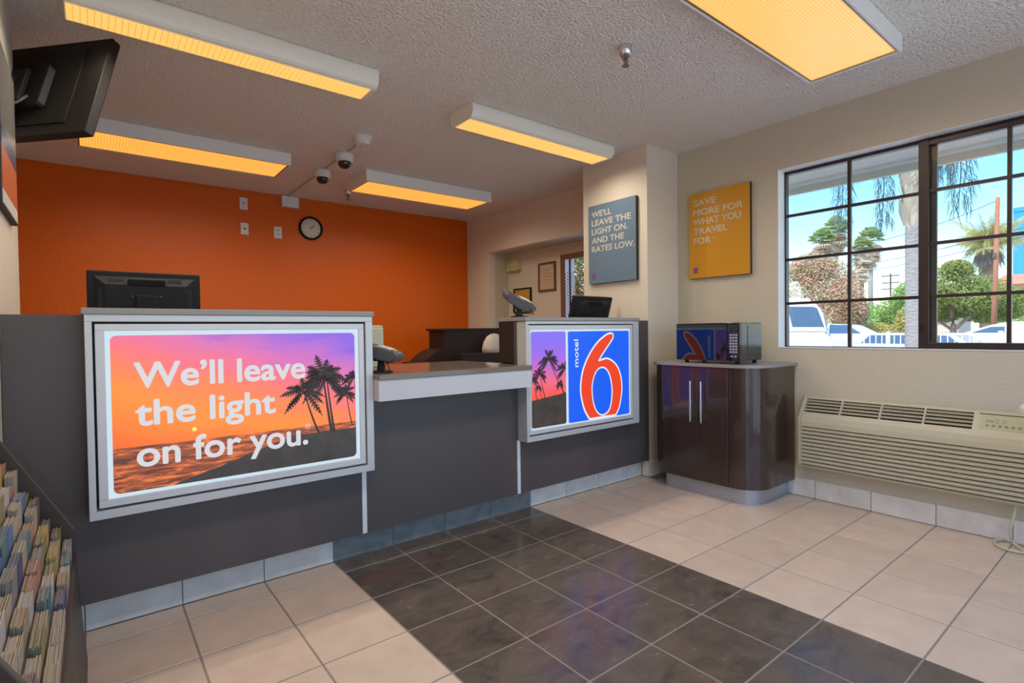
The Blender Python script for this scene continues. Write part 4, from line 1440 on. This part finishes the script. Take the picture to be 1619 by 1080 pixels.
for i in range(1, 4):
    y = YG1 + (YG0 - YG1) * i / 4
    g = MB()
    g.prism([(2.662, 0.642), (2.600, 0.559), (2.618, 0.550), (2.680, 0.632)], 'y', y - 0.004, y + 0.004)
    g.build('divider', 'ptac_beige', pt)
NS = 10
for i in range(NS):
    z = 0.468 - i * 0.0235
    g = MB()
    g.prism([(2.5705, z), (2.5705, z - 0.013), (2.594, z - 0.020), (2.600, z - 0.018), (2.600, z + 0.002), (2.590, z + 0.004)], 'y', PY0 + 0.022, PY1 - 0.022)
    g.build('slat', 'ptac_slat', pt)
MB().prism([(2.570, 0.236), (2.580, 0.222), (2.600, 0.215), (XR - 0.002, 0.215), (XR - 0.002, 0.236)], 'y', PY0 + 0.022, PY1 - 0.022).build('bottom_rail', 'ptac_beige', pt)
# control panel lies in the slope of the top


def on_slope(t, lift):
    x, z = 2.660 + (2.602 - 2.660) * t, 0.640 + (0.562 - 0.640) * t
    nx, nz = -0.078, 0.058
    L = math.hypot(nx, nz)
    return (x + nx / L * lift, z + nz / L * lift)


def slope_box(name, material, parent, ya, yb, t0, t1, lift):
    a, bb, c, d = on_slope(t0, lift), on_slope(t1, lift), on_slope(t1, -0.001), on_slope(t0, -0.001)
    return MB().prism([a, bb, c, d], 'y', min(ya, yb), max(ya, yb)).build(name, material, parent)


cpn = slope_box('control_panel', 'ptac_panel', pt, -1.728, -1.93, 0.06, 0.92, 0.0015)
slope_box('panel_rim', 'ptac_inside', cpn, -1.722, -1.93, 0.01, 0.06, 0.003)
slope_box('display', 'lcd_dark', cpn, -1.752, -1.777, 0.36, 0.50, 0.0025)
for i in range(6):
    y = -1.750 - i * 0.024
    slope_box('button', 'ptac_key', cpn, y, y - 0.013, 0.64, 0.76, 0.003)
for i in range(6):
    slope_box('print', 'ptac_key', cpn, -1.785 - 0.026 * (i % 2), -1.800 - 0.026 * (i % 2), 0.32 + 0.09 * (i // 2), 0.345 + 0.09 * (i // 2), 0.002)

cord = [(2.640, -1.858, 0.214), (2.630, -1.856, 0.17), (2.625, -1.845, 0.10), (2.632, -1.842, 0.05), (2.640, -1.850, 0.02), (2.625, -1.872, 0.009), (2.585, -1.90, 0.0075)]
for i in range(15):
    a = math.radians(-80 - 24 * i)
    cord.append((2.625 + 0.085 * math.cos(a), -1.86 + 0.075 * math.sin(a), 0.0075 + 0.0003 * i))


def spline(P, k=5):
    out = []
    for i in range(len(P) - 1):
        p0, p1, p2, p3 = [Vector(P[max(0, min(len(P) - 1, j))]) for j in (i - 1, i, i + 1, i + 2)]
        for q in range(k):
            t = q / k
            out.append(0.5 * ((2 * p1) + (p2 - p0) * t + (2 * p0 - 5 * p1 + 4 * p2 - p3) * t * t + (3 * p1 - p0 - 3 * p2 + p3) * t ** 3))
    out.append(Vector(P[-1]))
    return out


MB().tube(spline(cord), 0.0065, 8).build('power_cord', 'cord_beige', pt, smooth=True)['label'] = 'beige power cord coiled on the floor'

# white round table, only its rim reaches into the picture
tb = thing('side_table', 'white round table by the window, only its rim in view', 'table', (2.285, -2.275, 0))
MB().lathe([(0.335, 0.712), (0.350, 0.718), (0.350, 0.736), (0.344, 0.742), (0, 0.742)], (2.285, -2.275, 0), 'z', 48).build('table_top', 'table_white', tb)
MB().lathe([(0.035, 0.0), (0.030, 0.05), (0.030, 0.712), (0, 0.712)], (2.285, -2.275, 0.012), 'z', 16).build('pedestal', 'chrome', tb)
MB().lathe([(0.22, 0.0005), (0.22, 0.010), (0.05, 0.028), (0, 0.028)], (2.285, -2.275, 0), 'z', 32).build('foot', 'chrome', tb)

# ------------------------------------------------------------------ brochure rack and its brochures
rk = thing('brochure_rack', 'dark wooden stepped brochure rack against the left wall', 'brochure rack', (-1.02, -0.665, 0))
RY0, RY1 = -1.225, -0.120
prof = [(XL + 0.001, 0.0), (-0.912, 0.0), (-0.925, 0.20), (-0.936, 0.36), (-0.938, 0.462), (-1.110, 0.777), (XL + 0.001, 0.777)]
for ya, yb in ((RY0, RY0 + 0.014), (RY1 - 0.014, RY1)):
    sp_ = MB().prism(prof, 'y', ya, yb).build('side_panel', 'rack_wood', rk)
    a, bb = (-0.938, 0.462), (-1.110, 0.777)
    dx, dz = 0.0026, 0.0014
    MB().prism([(a[0], a[1]), (bb[0], bb[1]), (bb[0] + dx, bb[1] + dz), (a[0] + dx, a[1] + dz)], 'y', ya - 0.0005, yb + 0.0005).build('edge_band', 'rack_edge', sp_)
MB().prism([(-0.912, 0.03), (-0.925, 0.20), (-0.934, 0.385), (-0.940, 0.385), (-0.931, 0.20), (-0.918, 0.03)], 'y', RY0 + 0.014, RY1 - 0.014).build('front_board', 'rack_wood', rk)
MB().box(XL + 0.001, XL + 0.005, RY0 + 0.014, RY1 - 0.014, 0.0, 0.775).build('back_board', 'rack_wood', rk)
NT = 7
colours = list(PAPER)
tiers = []
for k in range(NT):
    xf = -0.9405 - 0.0245 * k
    zt = 0.445 + 0.0455 * k
    zs = zt - 0.215
    MB().box(xf - 0.0235, xf - 0.0030, RY0 + 0.0145, RY1 - 0.0145, zs - 0.004, zs).box(xf - 0.0030, xf, RY0 + 0.0145, RY1 - 0.0145, zs - 0.004, zt - 0.060).build('tier', 'rack_wood', rk)
    tiers.append((xf, zt, zs))
picked = {(0, 2): 'white', (0, 3): 'tan', (0, 4): 'navy', (0, 5): 'cream', (0, 6): 'cream', (0, 7): 'cream', (0, 8): 'cream', (0, 9): 'grey blue',
          (1, 2): 'yellow', (1, 3): 'olive', (1, 4): 'white', (1, 5): 'teal', (1, 6): 'tan', (1, 7): 'olive', (1, 8): 'cream', (1, 9): 'plum',
          (2, 1): 'yellow', (2, 2): 'olive', (2, 3): 'grey', (2, 4): 'salmon', (2, 5): 'salmon', (2, 6): 'white', (2, 7): 'tan', (2, 8): 'cream', (2, 9): 'cream',
          (3, 1): 'cream', (3, 2): 'salmon', (3, 3): 'teal', (3, 4): 'cream', (3, 5): 'navy', (3, 6): 'grey', (3, 7): 'cream', (3, 8): 'white',
          (4, 1): 'blue', (4, 2): 'cream', (4, 3): 'cream', (4, 4): 'blue', (4, 5): 'teal', (5, 1): 'salmon', (5, 2): 'white', (5, 3): 'olive', (6, 0): 'salmon', (6, 1): 'yellow'}
TIERN = ['front', 'second', 'third', 'fourth', 'fifth', 'sixth', 'seventh']
NP = 10
for k, (xf, zt, zs) in enumerate(tiers):
    for j in range(NP):
        yc = RY1 - 0.022 - 0.0515 - j * 0.1055
        # leave out what lies outside the picture on the left
        dvec = Vector((xf, yc, zt)) - CAM
        if 809.5 + 839.49 * dvec.dot(r2) / dvec.dot(fw) < -28 or 540 - 839.49 * dvec.dot(u2) / dvec.dot(fw) > 1130:
            continue
        if rnd.random() < 0.03:
            continue
        cname = picked.get((k, j), rnd.choice(colours))
        st = thing('brochure_stack', '%s brochure stack, %s tier of the rack, %s from the far end' % (cname, TIERN[k], ORD[j]), 'brochures', (xf - 0.012, yc, zs), 'brochures in the rack')
        hw = 0.047
        nsh = 13
        th = 0.0208 / nsh
        hh0 = zt - zs + rnd.uniform(-0.022, 0.010)
        lean = rnd.uniform(-0.003, 0.003)
        mb = MB()
        for q in range(nsh):
            x1 = xf - 0.0036 - q * th
            dz = rnd.uniform(-0.004, 0.003)
            dy = rnd.uniform(-0.002, 0.002)
            if q == 0:
                c = MB().box(x1 - th * 0.8, x1, yc - hw + dy, yc + hw + dy, zs + 0.0003, zs + hh0 + 0.002)
                c.build('front_cover', 'cover_' + cname, st)
            else:
                mb.box(x1 - th * 0.82, x1, yc - hw + dy, yc + hw + dy, zs + 0.0003, zs + hh0 + dz)
        mb.build('leaves', 'pages_' + cname, st)

# ------------------------------------------------------------------ outside
GZ = -0.15
struct(MB().box(2.86, 120, -60, 90, GZ - 0.2, GZ).box(-40, 2.86, -60, YF - 0.12, GZ - 0.2, GZ - 0.02).build('ground', 'asphalt', origin=(20, 0, GZ)))
struct(MB().box(2.86, 4.03, -6, 0.70, 2.338, 2.40).box(4.00, 4.04, -6, 0.70, 2.262, 2.42).build('trim_2', 'eave_paint', origin=(3.4, -1, 2.3)))
struct(MB().box(3.94, 4.00, -6, 0.70, 2.318, 2.338).build('trim_3', 'pale_lit_paint', origin=(3.9, -1, 2.3)))

# white railing
fn = thing('railing', 'white metal picket railing along the car park', 'railing', (14, 1.0, GZ))
RA, RB = -4.0, 6.5
for z in (0.905, 0.10):
    MB().box(13.98, 14.02, RA, RB, z - 0.02, z + 0.02).build('rail', 'fence_white', fn)
pm = None
for i in range(int((RB - RA) / 0.125)):
    y = RA + i * 0.125
    post = i % 16 == 0
    if post:
        MB().box(13.965, 14.035, y - 0.035, y + 0.035, GZ, 0.97).build('post', 'fence_white', fn)
    elif pm is None:
        o = MB().box(-0.009, 0.009, -0.009, 0.009, GZ + 0.12, 0.90).build('picket', 'fence_white', origin=(0, 0, GZ))
        pm = o.data
        o.parent = fn
        o.location = (0, y - 1.0, 0)
    else:
        o = bpy.data.objects.new('picket', pm)
        COL.objects.link(o)
        o.parent = fn
        o.location = (0, y - 1.0, 0)


def vehicle(name, label, cat, x, y, L, W, lower, upper, glass, paint='car_white', wheels=(0.18, 0.80), wr=0.33):
    """a car standing along y, its near flank at x; profiles are (distance along, height) pairs"""
    o = thing(name, label, cat, (x + W / 2, y + L / 2, GZ))
    g = MB()
    g.prism([(y + a, GZ + h) for a, h in lower], 'x', x, x + W, 0.03)
    g.build('body', paint, o)
    # cabin narrows towards the roof
    bmx = bmesh.new()
    ins = 0.14
    zmin, zmax = min(h for a, h in upper), max(h for a, h in upper)
    lo, hi = [], []
    for a, h in upper:
        k = ins * (h - zmin) / (zmax - zmin)
        lo.append(bmx.verts.new((x + 0.02 + k, y + a, GZ + h)))
        hi.append(bmx.verts.new((x + W - 0.02 - k, y + a, GZ + h)))
    bmx.faces.new(lo)
    bmx.faces.new(hi[::-1])
    for i in range(len(lo)):
        bmx.faces.new((lo[i], hi[i], hi[(i + 1) % len(lo)], lo[(i + 1) % len(lo)]))
    bmesh.ops.recalc_face_normals(bmx, faces=bmx.faces[:])
    bmesh.ops.bevel(bmx, geom=bmx.edges[:], offset=0.035, segments=2, affect='EDGES')
    c = MB()
    c._merge(bmx)
    c.build('cabin', paint, o)
    for gl_ in glass:
        for sidx in (0, 1):
            pts = []
            for a, h in gl_:
                k = ins * (h - zmin) / (zmax - zmin)
                xx = (x + 0.02 + k - 0.004) if sidx == 0 else (x + W - 0.02 - k + 0.004)
                pts.append((xx, y + a, GZ + h))
            g = MB()
            f = g.poly(pts)
            r_ = bmesh.ops.extrude_face_region(g.bm, geom=[f])
            bmesh.ops.translate(g.bm, vec=(0.008 if sidx == 0 else -0.008, 0, 0), verts=[e for e in r_['geom'] if isinstance(e, bmesh.types.BMVert)])
            bmesh.ops.recalc_face_normals(g.bm, faces=g.bm.faces[:])
            g.build('side_window', 'car_glass', o)
    for wf_ in wheels:
        for xx in (x - 0.005, x + W - 0.215):
            MB().lathe([(wr * 0.55, 0.0), (wr, 0.01), (wr, 0.21), (wr * 0.55, 0.22)], (xx, y + L * wf_, GZ + wr), 'x', 24).build('wheel', 'tyre', o)
    return o


# near white sport utility vehicle, rear end to the right
suv = vehicle('parked_car', 'white sport utility vehicle parked close to the window', 'car', 7.45, 0.745, 4.7, 1.85,
              [(0.02, 0.35), (0.0, 0.60), (0.03, 0.95), (0.10, 1.17), (4.2, 1.17), (4.62, 1.02), (4.7, 0.60), (4.66, 0.33)],
              [(0.10, 1.15), (0.165, 1.48), (0.30, 1.655), (0.42, 1.69), (2.4, 1.70), (2.75, 1.62), (3.5, 1.15)],
              [[(0.135, 1.245), (0.225, 1.52), (0.27, 1.545), (0.62, 1.56), (0.55, 1.25)], [(0.72, 1.25), (0.78, 1.56), (1.55, 1.57), (1.55, 1.25)], [(1.65, 1.25), (1.65, 1.57), (2.55, 1.55), (3.1, 1.25)]])
MB().box(7.425, 7.452, 1.40, 1.56, GZ + 1.06, GZ + 1.10, 0.005).build('handle', 'car_white', suv)
MB().box(7.44, 7.46, 0.80, 3.9, GZ + 0.93, GZ + 0.945).build('body_line', 'car_silver', suv)
ang = math.radians(20)
piv = Vector((7.45, 0.68, GZ))
suv.rotation_euler = (0, 0, ang)
suv.location = piv + Vector((0.05, 0.06, 0)) + Matrix.Rotation(ang, 3, 'Z') @ (Vector(suv.location) - Vector((7.45, 0.745, GZ)))
sedan_lo = [(0.0, 0.35), (0.0, 0.60), (0.10, 0.80), (0.9, 0.92), (3.5, 0.93), (4.4, 0.86), (4.5, 0.6), (4.48, 0.33)]
sedan_up = [(0.75, 0.90), (1.55, 1.36), (1.9, 1.42), (2.8, 1.42), (3.1, 1.36), (3.85, 0.91)]
sedan_gl = [[(1.0, 0.96), (1.6, 1.33), (2.25, 1.36), (2.25, 0.96)], [(2.33, 0.96), (2.33, 1.36), (2.95, 1.33), (3.55, 0.96)]]
vehicle('parked_car', 'small white car beyond the sport utility vehicle, mostly hidden', 'car', 11.0, 2.45, 4.5, 1.75, sedan_lo, sedan_up, sedan_gl, 'car_white')
vehicle('parked_car', 'silver car parked far off, left of the other one', 'car', 26.0, 6.4, 4.5, 1.75, sedan_lo, sedan_up, sedan_gl, 'car_silver')
vehicle('parked_car', 'pale car parked far off, beside the palm trunk', 'car', 23.0, 4.5, 4.2, 1.75, sedan_lo, [(a, h - 0.05) for a, h in sedan_up], sedan_gl, 'car_white')
van_lo = [(0.0, 0.4), (0.0, 0.95), (5.2, 1.0), (5.3, 0.8), (5.3, 0.4)]
van_up = [(0.05, 0.95), (0.05, 1.26), (0.5, 1.33), (3.9, 1.33), (4.3, 1.25), (5.0, 0.98)]
vehicle('parked_van', 'long white van behind the railing on the right', 'van', 19.5, -3.2, 5.3, 1.9, van_lo, van_up, [[(4.0, 1.02), (4.0, 1.20), (4.3, 1.20), (4.75, 1.02)]], 'car_white')
vehicle('parked_car', 'pale pickup with dark windows behind the railing', 'car', 16.6, 0.35, 4.6, 1.8,
        [(0.0, 0.3), (0.0, 0.55), (0.3, 0.68), (1.1, 0.75), (4.6, 0.78), (4.6, 0.3)], [(0.6, 0.72), (1.0, 1.0), (1.25, 1.05), (3.2, 1.05), (3.5, 0.75)],
        [[(0.85, 0.77), (1.1, 0.98), (1.55, 1.0), (1.55, 0.77)], [(1.7, 0.77), (1.7, 1.0), (2.9, 1.0), (3.1, 0.77)]], 'car_silver', wr=0.26)


# trees
def leaves(mb, c, rad, n_, size, rr, squash=1.0):
    for _ in range(n_):
        while True:
            p = Vector((rr.uniform(-1, 1), rr.uniform(-1, 1), rr.uniform(-1, 1)))
            if 0.25 < p.length < 1:
                break
        p = Vector((p.x * rad[0], p.y * rad[1], p.z * rad[2])) + Vector(c)
        a = Vector((rr.gauss(0, 1), rr.gauss(0, 1), rr.gauss(0, 1))).normalized() * size
        bb = a.orthogonal().normalized() * size * 0.5
        mb.poly([p - a, p - bb, p + a, p + bb])


def broad_tree(name, label, base, blobs, leaf, n_, size, seed, trunk, bark='bark'):
    o = thing(name, label, 'tree', base)
    rr = random.Random(seed)
    mb = MB()
    for c, rad in blobs:
        leaves(mb, c, rad, n_, size, rr)
    f = mb.build('foliage', leaf, o)
    f['kind'] = 'stuff'
    mb = MB()
    for pts, a, bb in trunk:
        mb.tube(spline(pts, 4), a, 8, bb)
    mb.build('trunk', bark, o, smooth=True)
    return o


broad_tree('flowering_tree', 'broad rust-red flowering tree behind the sport utility vehicle', (34, 11.6, GZ),
           [((34, 12.6, 3.1), (2.2, 1.9, 2.3)), ((34, 10.9, 3.7), (2.1, 1.5, 1.6)), ((33.5, 10.0, 2.5), (1.8, 1.2, 1.5)), ((34, 11.8, 4.7), (1.7, 1.4, 1.0)), ((33.5, 9.5, 2.0), (1.4, 0.8, 1.2))], 'leaf_red', 4200, 0.085, 21,
           [([(34, 11.6, GZ), (34, 11.4, 1.0), (34, 11.0, 2.8)], 0.28, 0.10)])
broad_tree('green_tree', 'bright green shrubby trees far off beside the palm trunk', (42, 11.0, GZ),
           [((42, 11.4, 1.6), (1.6, 1.4, 1.2)), ((43, 10.0, 2.0), (1.5, 1.3, 1.3)), ((42, 9.2, 2.9), (1.2, 0.8, 1.2)), ((42, 8.4, 1.8), (1.2, 0.8, 1.5))], 'leaf_bright', 2600, 0.09, 22,
           [([(42, 10.4, GZ), (42, 10.3, 1.2)], 0.15, 0.08)])
broad_tree('spreading_tree', 'green spreading tree with a forked trunk, right of the window stile', (25, 3.1, GZ),
           [((25, 3.2, 2.6), (1.3, 1.1, 0.85)), ((25, 2.3, 2.2), (1.2, 1.0, 0.75)), ((25, 3.8, 2.1), (1.1, 0.8, 0.75)), ((25.5, 1.6, 1.9), (1.0, 0.8, 0.6)), ((25, 3.0, 3.2), (0.8, 0.5, 0.4)), ((25.6, 2.2, 1.6), (0.9, 0.9, 0.45)), ((25.6, 3.6, 1.7), (0.9, 0.7, 0.5))], 'leaf_green', 3600, 0.055, 23,
           [([(25, 3.1, GZ), (25, 3.1, 1.1), (25, 3.2, 1.9)], 0.13, 0.07), ([(25, 3.1, 0.9), (25, 2.6, 1.45), (25, 2.1, 1.9)], 0.07, 0.04), ([(25, 3.1, 0.9), (25, 3.6, 1.3), (25, 4.2, 1.6)], 0.06, 0.03)])
broad_tree('hedge_shrub', 'low green shrubs at the far right of the car park', (37, 1.6, GZ),
           [((37, 2.6, 1.4), (1.2, 1.4, 1.3)), ((37, 0.4, 1.3), (1.2, 1.6, 1.7)), ((38, -1.8, 1.5), (1.2, 1.6, 1.7))], 'leaf_bright', 2400, 0.08, 24, [([(37, 1.6, GZ), (37, 1.6, 0.6)], 0.08, 0.04)])
broad_tree('yellow_shrub', 'yellowish low shrubs behind the far parked cars', (36, 8.6, GZ),
           [((36, 9.4, 0.8), (0.8, 1.6, 0.6)), ((36, 7.4, 1.4), (0.8, 0.7, 0.9))], 'leaf_yellow', 2000, 0.08, 25, [([(36, 8.6, GZ), (36, 8.6, 0.4)], 0.06, 0.04)])


def fan_palm(label, x, y, ztop, rad, seed, tr=0.16, skirt=1.2):
    o = thing('fan_palm', label, 'palm tree', (x, y, GZ))
    rr = random.Random(seed)
    MB().tube([(x, y, GZ), (x, y + 0.05, ztop * 0.5), (x, y, ztop - 0.3)], tr * 1.2, 10, tr).build('trunk', 'palm_trunk', o, smooth=True)
    for nm, mt_, n_, e0, e1 in (('fronds', 'leaf_palm_hazy', 60, -10, 85), ('dry_skirt', 'leaf_dry_hazy', 60, -88, -5)):
        mb = MB()
        for k in range(n_):
            az = rr.uniform(0, 2 * math.pi)
            el = math.radians(rr.uniform(e0, e1))
            d = Vector((math.cos(az) * math.cos(el), math.sin(az) * math.cos(el), math.sin(el)))
            sd__ = d.cross(Vector((0, 0, 1)))
            sd__ = sd__.normalized() if sd__.length > 0.05 else Vector((1, 0, 0))
            L = rad * rr.uniform(0.75, 1.05)
            zz = ztop if nm == 'fronds' else ztop - rr.uniform(0.1, skirt)
            c = Vector((x, y, zz))
            hub = c + d * L * 0.45
            for q in range(9):
                a = math.radians(-70 + 140 * q / 8)
                dd = (d * math.cos(a) + sd__ * math.sin(a))
                tip = hub + dd * L * 0.55 + Vector((0, 0, -0.10 * L))
                pw = (sd__ * math.cos(a) - d * math.sin(a)) * L * 0.07
                mid = hub + dd * L * 0.25
                mb.poly([hub, mid - pw, tip, mid + pw])
            mb.poly([c + sd__ * 0.02, hub + sd__ * 0.02, hub - sd__ * 0.02, c - sd__ * 0.02])
        f = mb.build(nm, mt_, o)
        f['kind'] = 'stuff'
    return o


fan_palm('tall fan palm farthest left, behind the flowering tree', 44, 15.16, 7.9, 1.15, 31, skirt=0.9)
fan_palm('tall fan palm rising over the flowering tree, taller of the left pair', 50, 16.38, 9.6, 1.40, 32, skirt=1.2)
fan_palm('fan palm with a long dry skirt, left of the palm trunk', 44, 12.43, 7.0, 0.95, 33, skirt=2.2)
fan_palm('slender fan palm with bare trunk, left of the palm trunk', 50, 13.75, 8.4, 1.20, 34, skirt=1.5)


def feather(mb, c, az, L, rise, droop, rr, wl, nl=26):
    d = Vector((math.cos(az), math.sin(az), 0))
    sdv = Vector((-d.y, d.x, 0))
    pts = []
    for i in range(nl + 1):
        t = i / nl
        pts.append(Vector(c) + d * L * (t * (1 - 0.35 * t * (1 if droop > 0.6 else 0))) + Vector((0, 0, rise * t - droop * L * t * t)))
    for i in range(nl):
        p, q = pts[i], pts[i + 1]
        ll = wl * math.sin(math.pi * (0.15 + 0.8 * i / nl))
        for sg in (1, -1):
            tip = p + sdv * sg * ll * 0.55 + (q - p).normalized() * ll * 0.35 + Vector((0, 0, -ll * rr.uniform(0.45, 0.95)))
            mb.poly([p, p + (q - p) * 0.55, tip])
        mb.poly([p + sdv * 0.008, q + sdv * 0.008, q - sdv * 0.008, p - sdv * 0.008])


# date palm on the right
o = thing('date_palm', 'bushy date palm with yellow-green fronds, crossed by the red pole', 'palm tree', (32, 3.3, GZ))
rr = random.Random(41)
MB().tube([(32, 3.3, GZ), (32, 3.3, 4.2)], 0.30, 10, 0.34).build('trunk', 'bark', o, smooth=True)
mb, mb2 = MB(), MB()
for k in range(110):
    az = 2 * math.pi * k / 110 * 7
    rise = rr.uniform(0.3, 2.4)
    feather(mb, (32, 3.3, 4.85), az, rr.uniform(1.2, 1.75), rise, rr.uniform(0.5, 1.0), rr, 0.42)
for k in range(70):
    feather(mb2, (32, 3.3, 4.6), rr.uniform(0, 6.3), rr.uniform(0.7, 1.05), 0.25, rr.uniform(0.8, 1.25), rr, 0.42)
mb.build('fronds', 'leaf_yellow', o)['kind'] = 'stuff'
mb2.build('dry_skirt', 'leaf_grey', o)['kind'] = 'stuff'

# queen palm close outside: ringed trunk, husks and hanging fronds
o = thing('queen_palm', 'queen palm with ringed grey trunk and hanging blue-green fronds', 'palm tree', (9.0, 0.21, GZ))
mb = MB()
prof = []
z = GZ
i = 0
while z < 2.62:
    r_ = 0.098 + (0.006 if i % 2 else 0.0)
    prof.append((r_, z))
    z += 0.045
    i += 1
prof.append((0.09, 2.64))
mb.lathe(prof, (9.0, 0.21, 0), 'z', 20)
mb.build('trunk', 'palm_trunk', o, smooth=True)
mb = MB()
for k in range(16):
    az = 2.4 * k
    z0 = 2.58 + 0.055 * k
    d = Vector((math.cos(az), math.sin(az), 0))
    s_ = Vector((-d.y, d.x, 0))
    c = Vector((9.0, 0.21, z0))
    mb.poly([c + d * 0.09 + s_ * 0.08, c + d * 0.15 + s_ * 0.10 + Vector((0, 0, 0.22)), c + d * 0.21 + Vector((0, 0, 0.42)), c + d * 0.15 - s_ * 0.10 + Vector((0, 0, 0.22)), c + d * 0.09 - s_ * 0.08])
mb.tube([(9.0, 0.21, 2.6), (9.0, 0.21, 2.9), (9.0, 0.21, 3.6)], 0.10, 12, 0.15)
mb.build('husks', 'palm_husk', o)
mb = MB()
rr = random.Random(51)


def hang(mb, y_, x_, ztop, zbot, wd, n_):
    """a drooping frond tip: a spine with long hanging leaflets"""
    N = 22
    for i in range(N):
        t = i / N
        zc = ztop + (zbot + 0.25 - ztop) * t
        for sg in (-1, 1):
            for q in range(n_):
                yy = y_ + rr.uniform(-0.03, 0.03)
                L = rr.uniform(0.18, 0.36)
                ty = yy + sg * wd * rr.uniform(0.15, 1.0) * (1 - 0.55 * t)
                tx = x_ + rr.uniform(-0.25, 0.25)
                p = Vector((x_, yy, zc))
                tip = Vector((tx, ty, zc - L))
                mid = (p + tip) / 2 + Vector((0, sg * 0.04, 0.05))
                mb.poly([p, mid + Vector((0, 0.006, 0)), tip, mid - Vector((0, 0.006, 0))])
    mb.tube([(x_, y_, ztop + 0.2), (x_, y_, (ztop + zbot) / 2), (x_, y_ + 0.03, zbot + 0.25)], 0.012, 6, 0.004)


for (y_, x_, zt_, zb_, wd) in ((1.25, 9.2, 3.9, 2.62, 0.26), (0.50, 8.7, 4.0, 2.42, 0.20), (-0.38, 8.9, 4.0, 2.50, 0.30), (-0.10, 9.3, 4.0, 3.2, 0.2)):
    hang(mb, y_, x_, zt_, zb_, wd, 4)
for (y_, x_) in ((1.25, 9.2), (0.50, 8.7), (-0.38, 8.9), (-0.10, 9.3)):
    mb.tube(spline([(9.0, 0.21, 3.6), (9.0 + (x_ - 9.0) * 0.5, 0.21 + (y_ - 0.21) * 0.55, 4.9), (x_, y_, 4.1)], 6), 0.02, 6, 0.012)
for k in range(9):
    feather(mb, (9.0, 0.21, 3.7), 2 * math.pi * k / 9 + 0.3, 1.5, 1.5, 0.45, rr, 0.4)
mb.build('fronds', 'leaf_drop', o)['kind'] = 'stuff'

# poles and wires
up = thing('utility_pole', 'dark utility pole with three crossarms far off', 'utility pole', (60, 15.28, GZ))
MB().tube([(60, 15.28, GZ), (60, 15.28, 6.25)], 0.10, 8, 0.07).build('pole', 'pole_dark', up)
for z in (6.02, 5.35, 4.75):
    MB().box(59.93, 60.07, 14.55, 16.0, z - 0.05, z + 0.05).build('crossarm', 'pole_dark', up)
rp = thing('timber_pole', 'reddish timber pole in front of the date palm', 'utility pole', (22, 1.40, GZ))
MB().tube([(22, 1.47, GZ), (22, 1.40, 2.6), (22, 1.352, 5.19)], 0.085, 10, 0.055).build('pole', 'pole_red', rp, smooth=True)
MB().box(21.9, 21.98, 1.36, 1.46, 3.25, 3.40).build('bracket', 'pole_dark', rp)
for lb, pts in (('highest power line crossing behind the palm trunk', [(25, 8.5, 4.15), (25, 4.0, 4.94), (25, 1.88, 5.6)]),
                ('middle power line crossing behind the palm trunk', [(25, 8.5, 3.52), (25, 4.13, 3.97), (25, 0.5, 4.65)]),
                ('lowest power line crossing behind the palm trunk', [(25, 8.5, 3.20), (25, 4.13, 3.67), (25, 0.5, 4.33)])):
    tag(MB().tube(spline(pts, 6), 0.012, 5).build('power_line', 'wire'), lb, 'power line', 'power lines')

# far buildings
fb = thing('far_building', 'tall blue building at the right edge of the window', 'building', (62, 1.0, GZ))
MB().box(60, 70, -6.0, 6.55, GZ, 10.7).build('wall', 'stucco_blue', fb)
MB().box(59.95, 60, -6.0, 6.55, 10.55, 10.9).build('parapet', 'stucco_blue', fb)
rh = thing('far_house', 'low tan house with red tiled roof in front of the blue building', 'house', (47, 2.5, GZ))
MB().box(46, 50, -1.5, 5.0, GZ, 3.75).build('wall', 'stucco_tan', rh)
MB().prism([(45.6, 3.72), (50.4, 3.72), (48.0, 4.5)], 'y', -1.9, 5.3).build('roof', 'roof_red', rh)
MB().box(45.96, 46.0, 2.6, 3.5, 1.4, 2.5).build('window', 'far_window', rh)
MB().box(45.4, 46.0, 3.0, 4.4, 2.95, 3.3).build('awning', 'roof_red', rh)
gr = thing('far_house', 'small cream house with red roof beside the palm trunk far off', 'house', (52, 10.5, GZ))
MB().box(52, 56, 8.5, 13.0, GZ, 1.9).build('wall', 'stucco_tan', gr)
MB().prism([(51.6, 1.85), (56.4, 1.85), (54.0, 2.9)], 'y', 8.2, 13.3).build('roof', 'roof_red', gr)
MB().box(51.96, 52, 10.0, 11.2, 0.4, 1.4).build('window', 'far_window', gr)
# garden outside the alcove door
broad_tree('courtyard_shrub', 'green and brick-red shrub outside the alcove door', (4.4, 2.87, GZ),
           [((4.4, 2.84, 0.9), (0.25, 0.11, 0.9)), ((4.4, 2.84, 1.9), (0.25, 0.12, 0.6))], 'leaf_brick', 2600, 0.03, 61, [([(4.4, 2.84, GZ), (4.4, 2.84, 1.2)], 0.02, 0.015)])
tag(MB().box(5.4, 5.5, 0.95, 6.0, GZ, 3.2).build('garden_wall', 'pale_lit_paint'), 'pale garden wall outside the alcove door', 'wall')
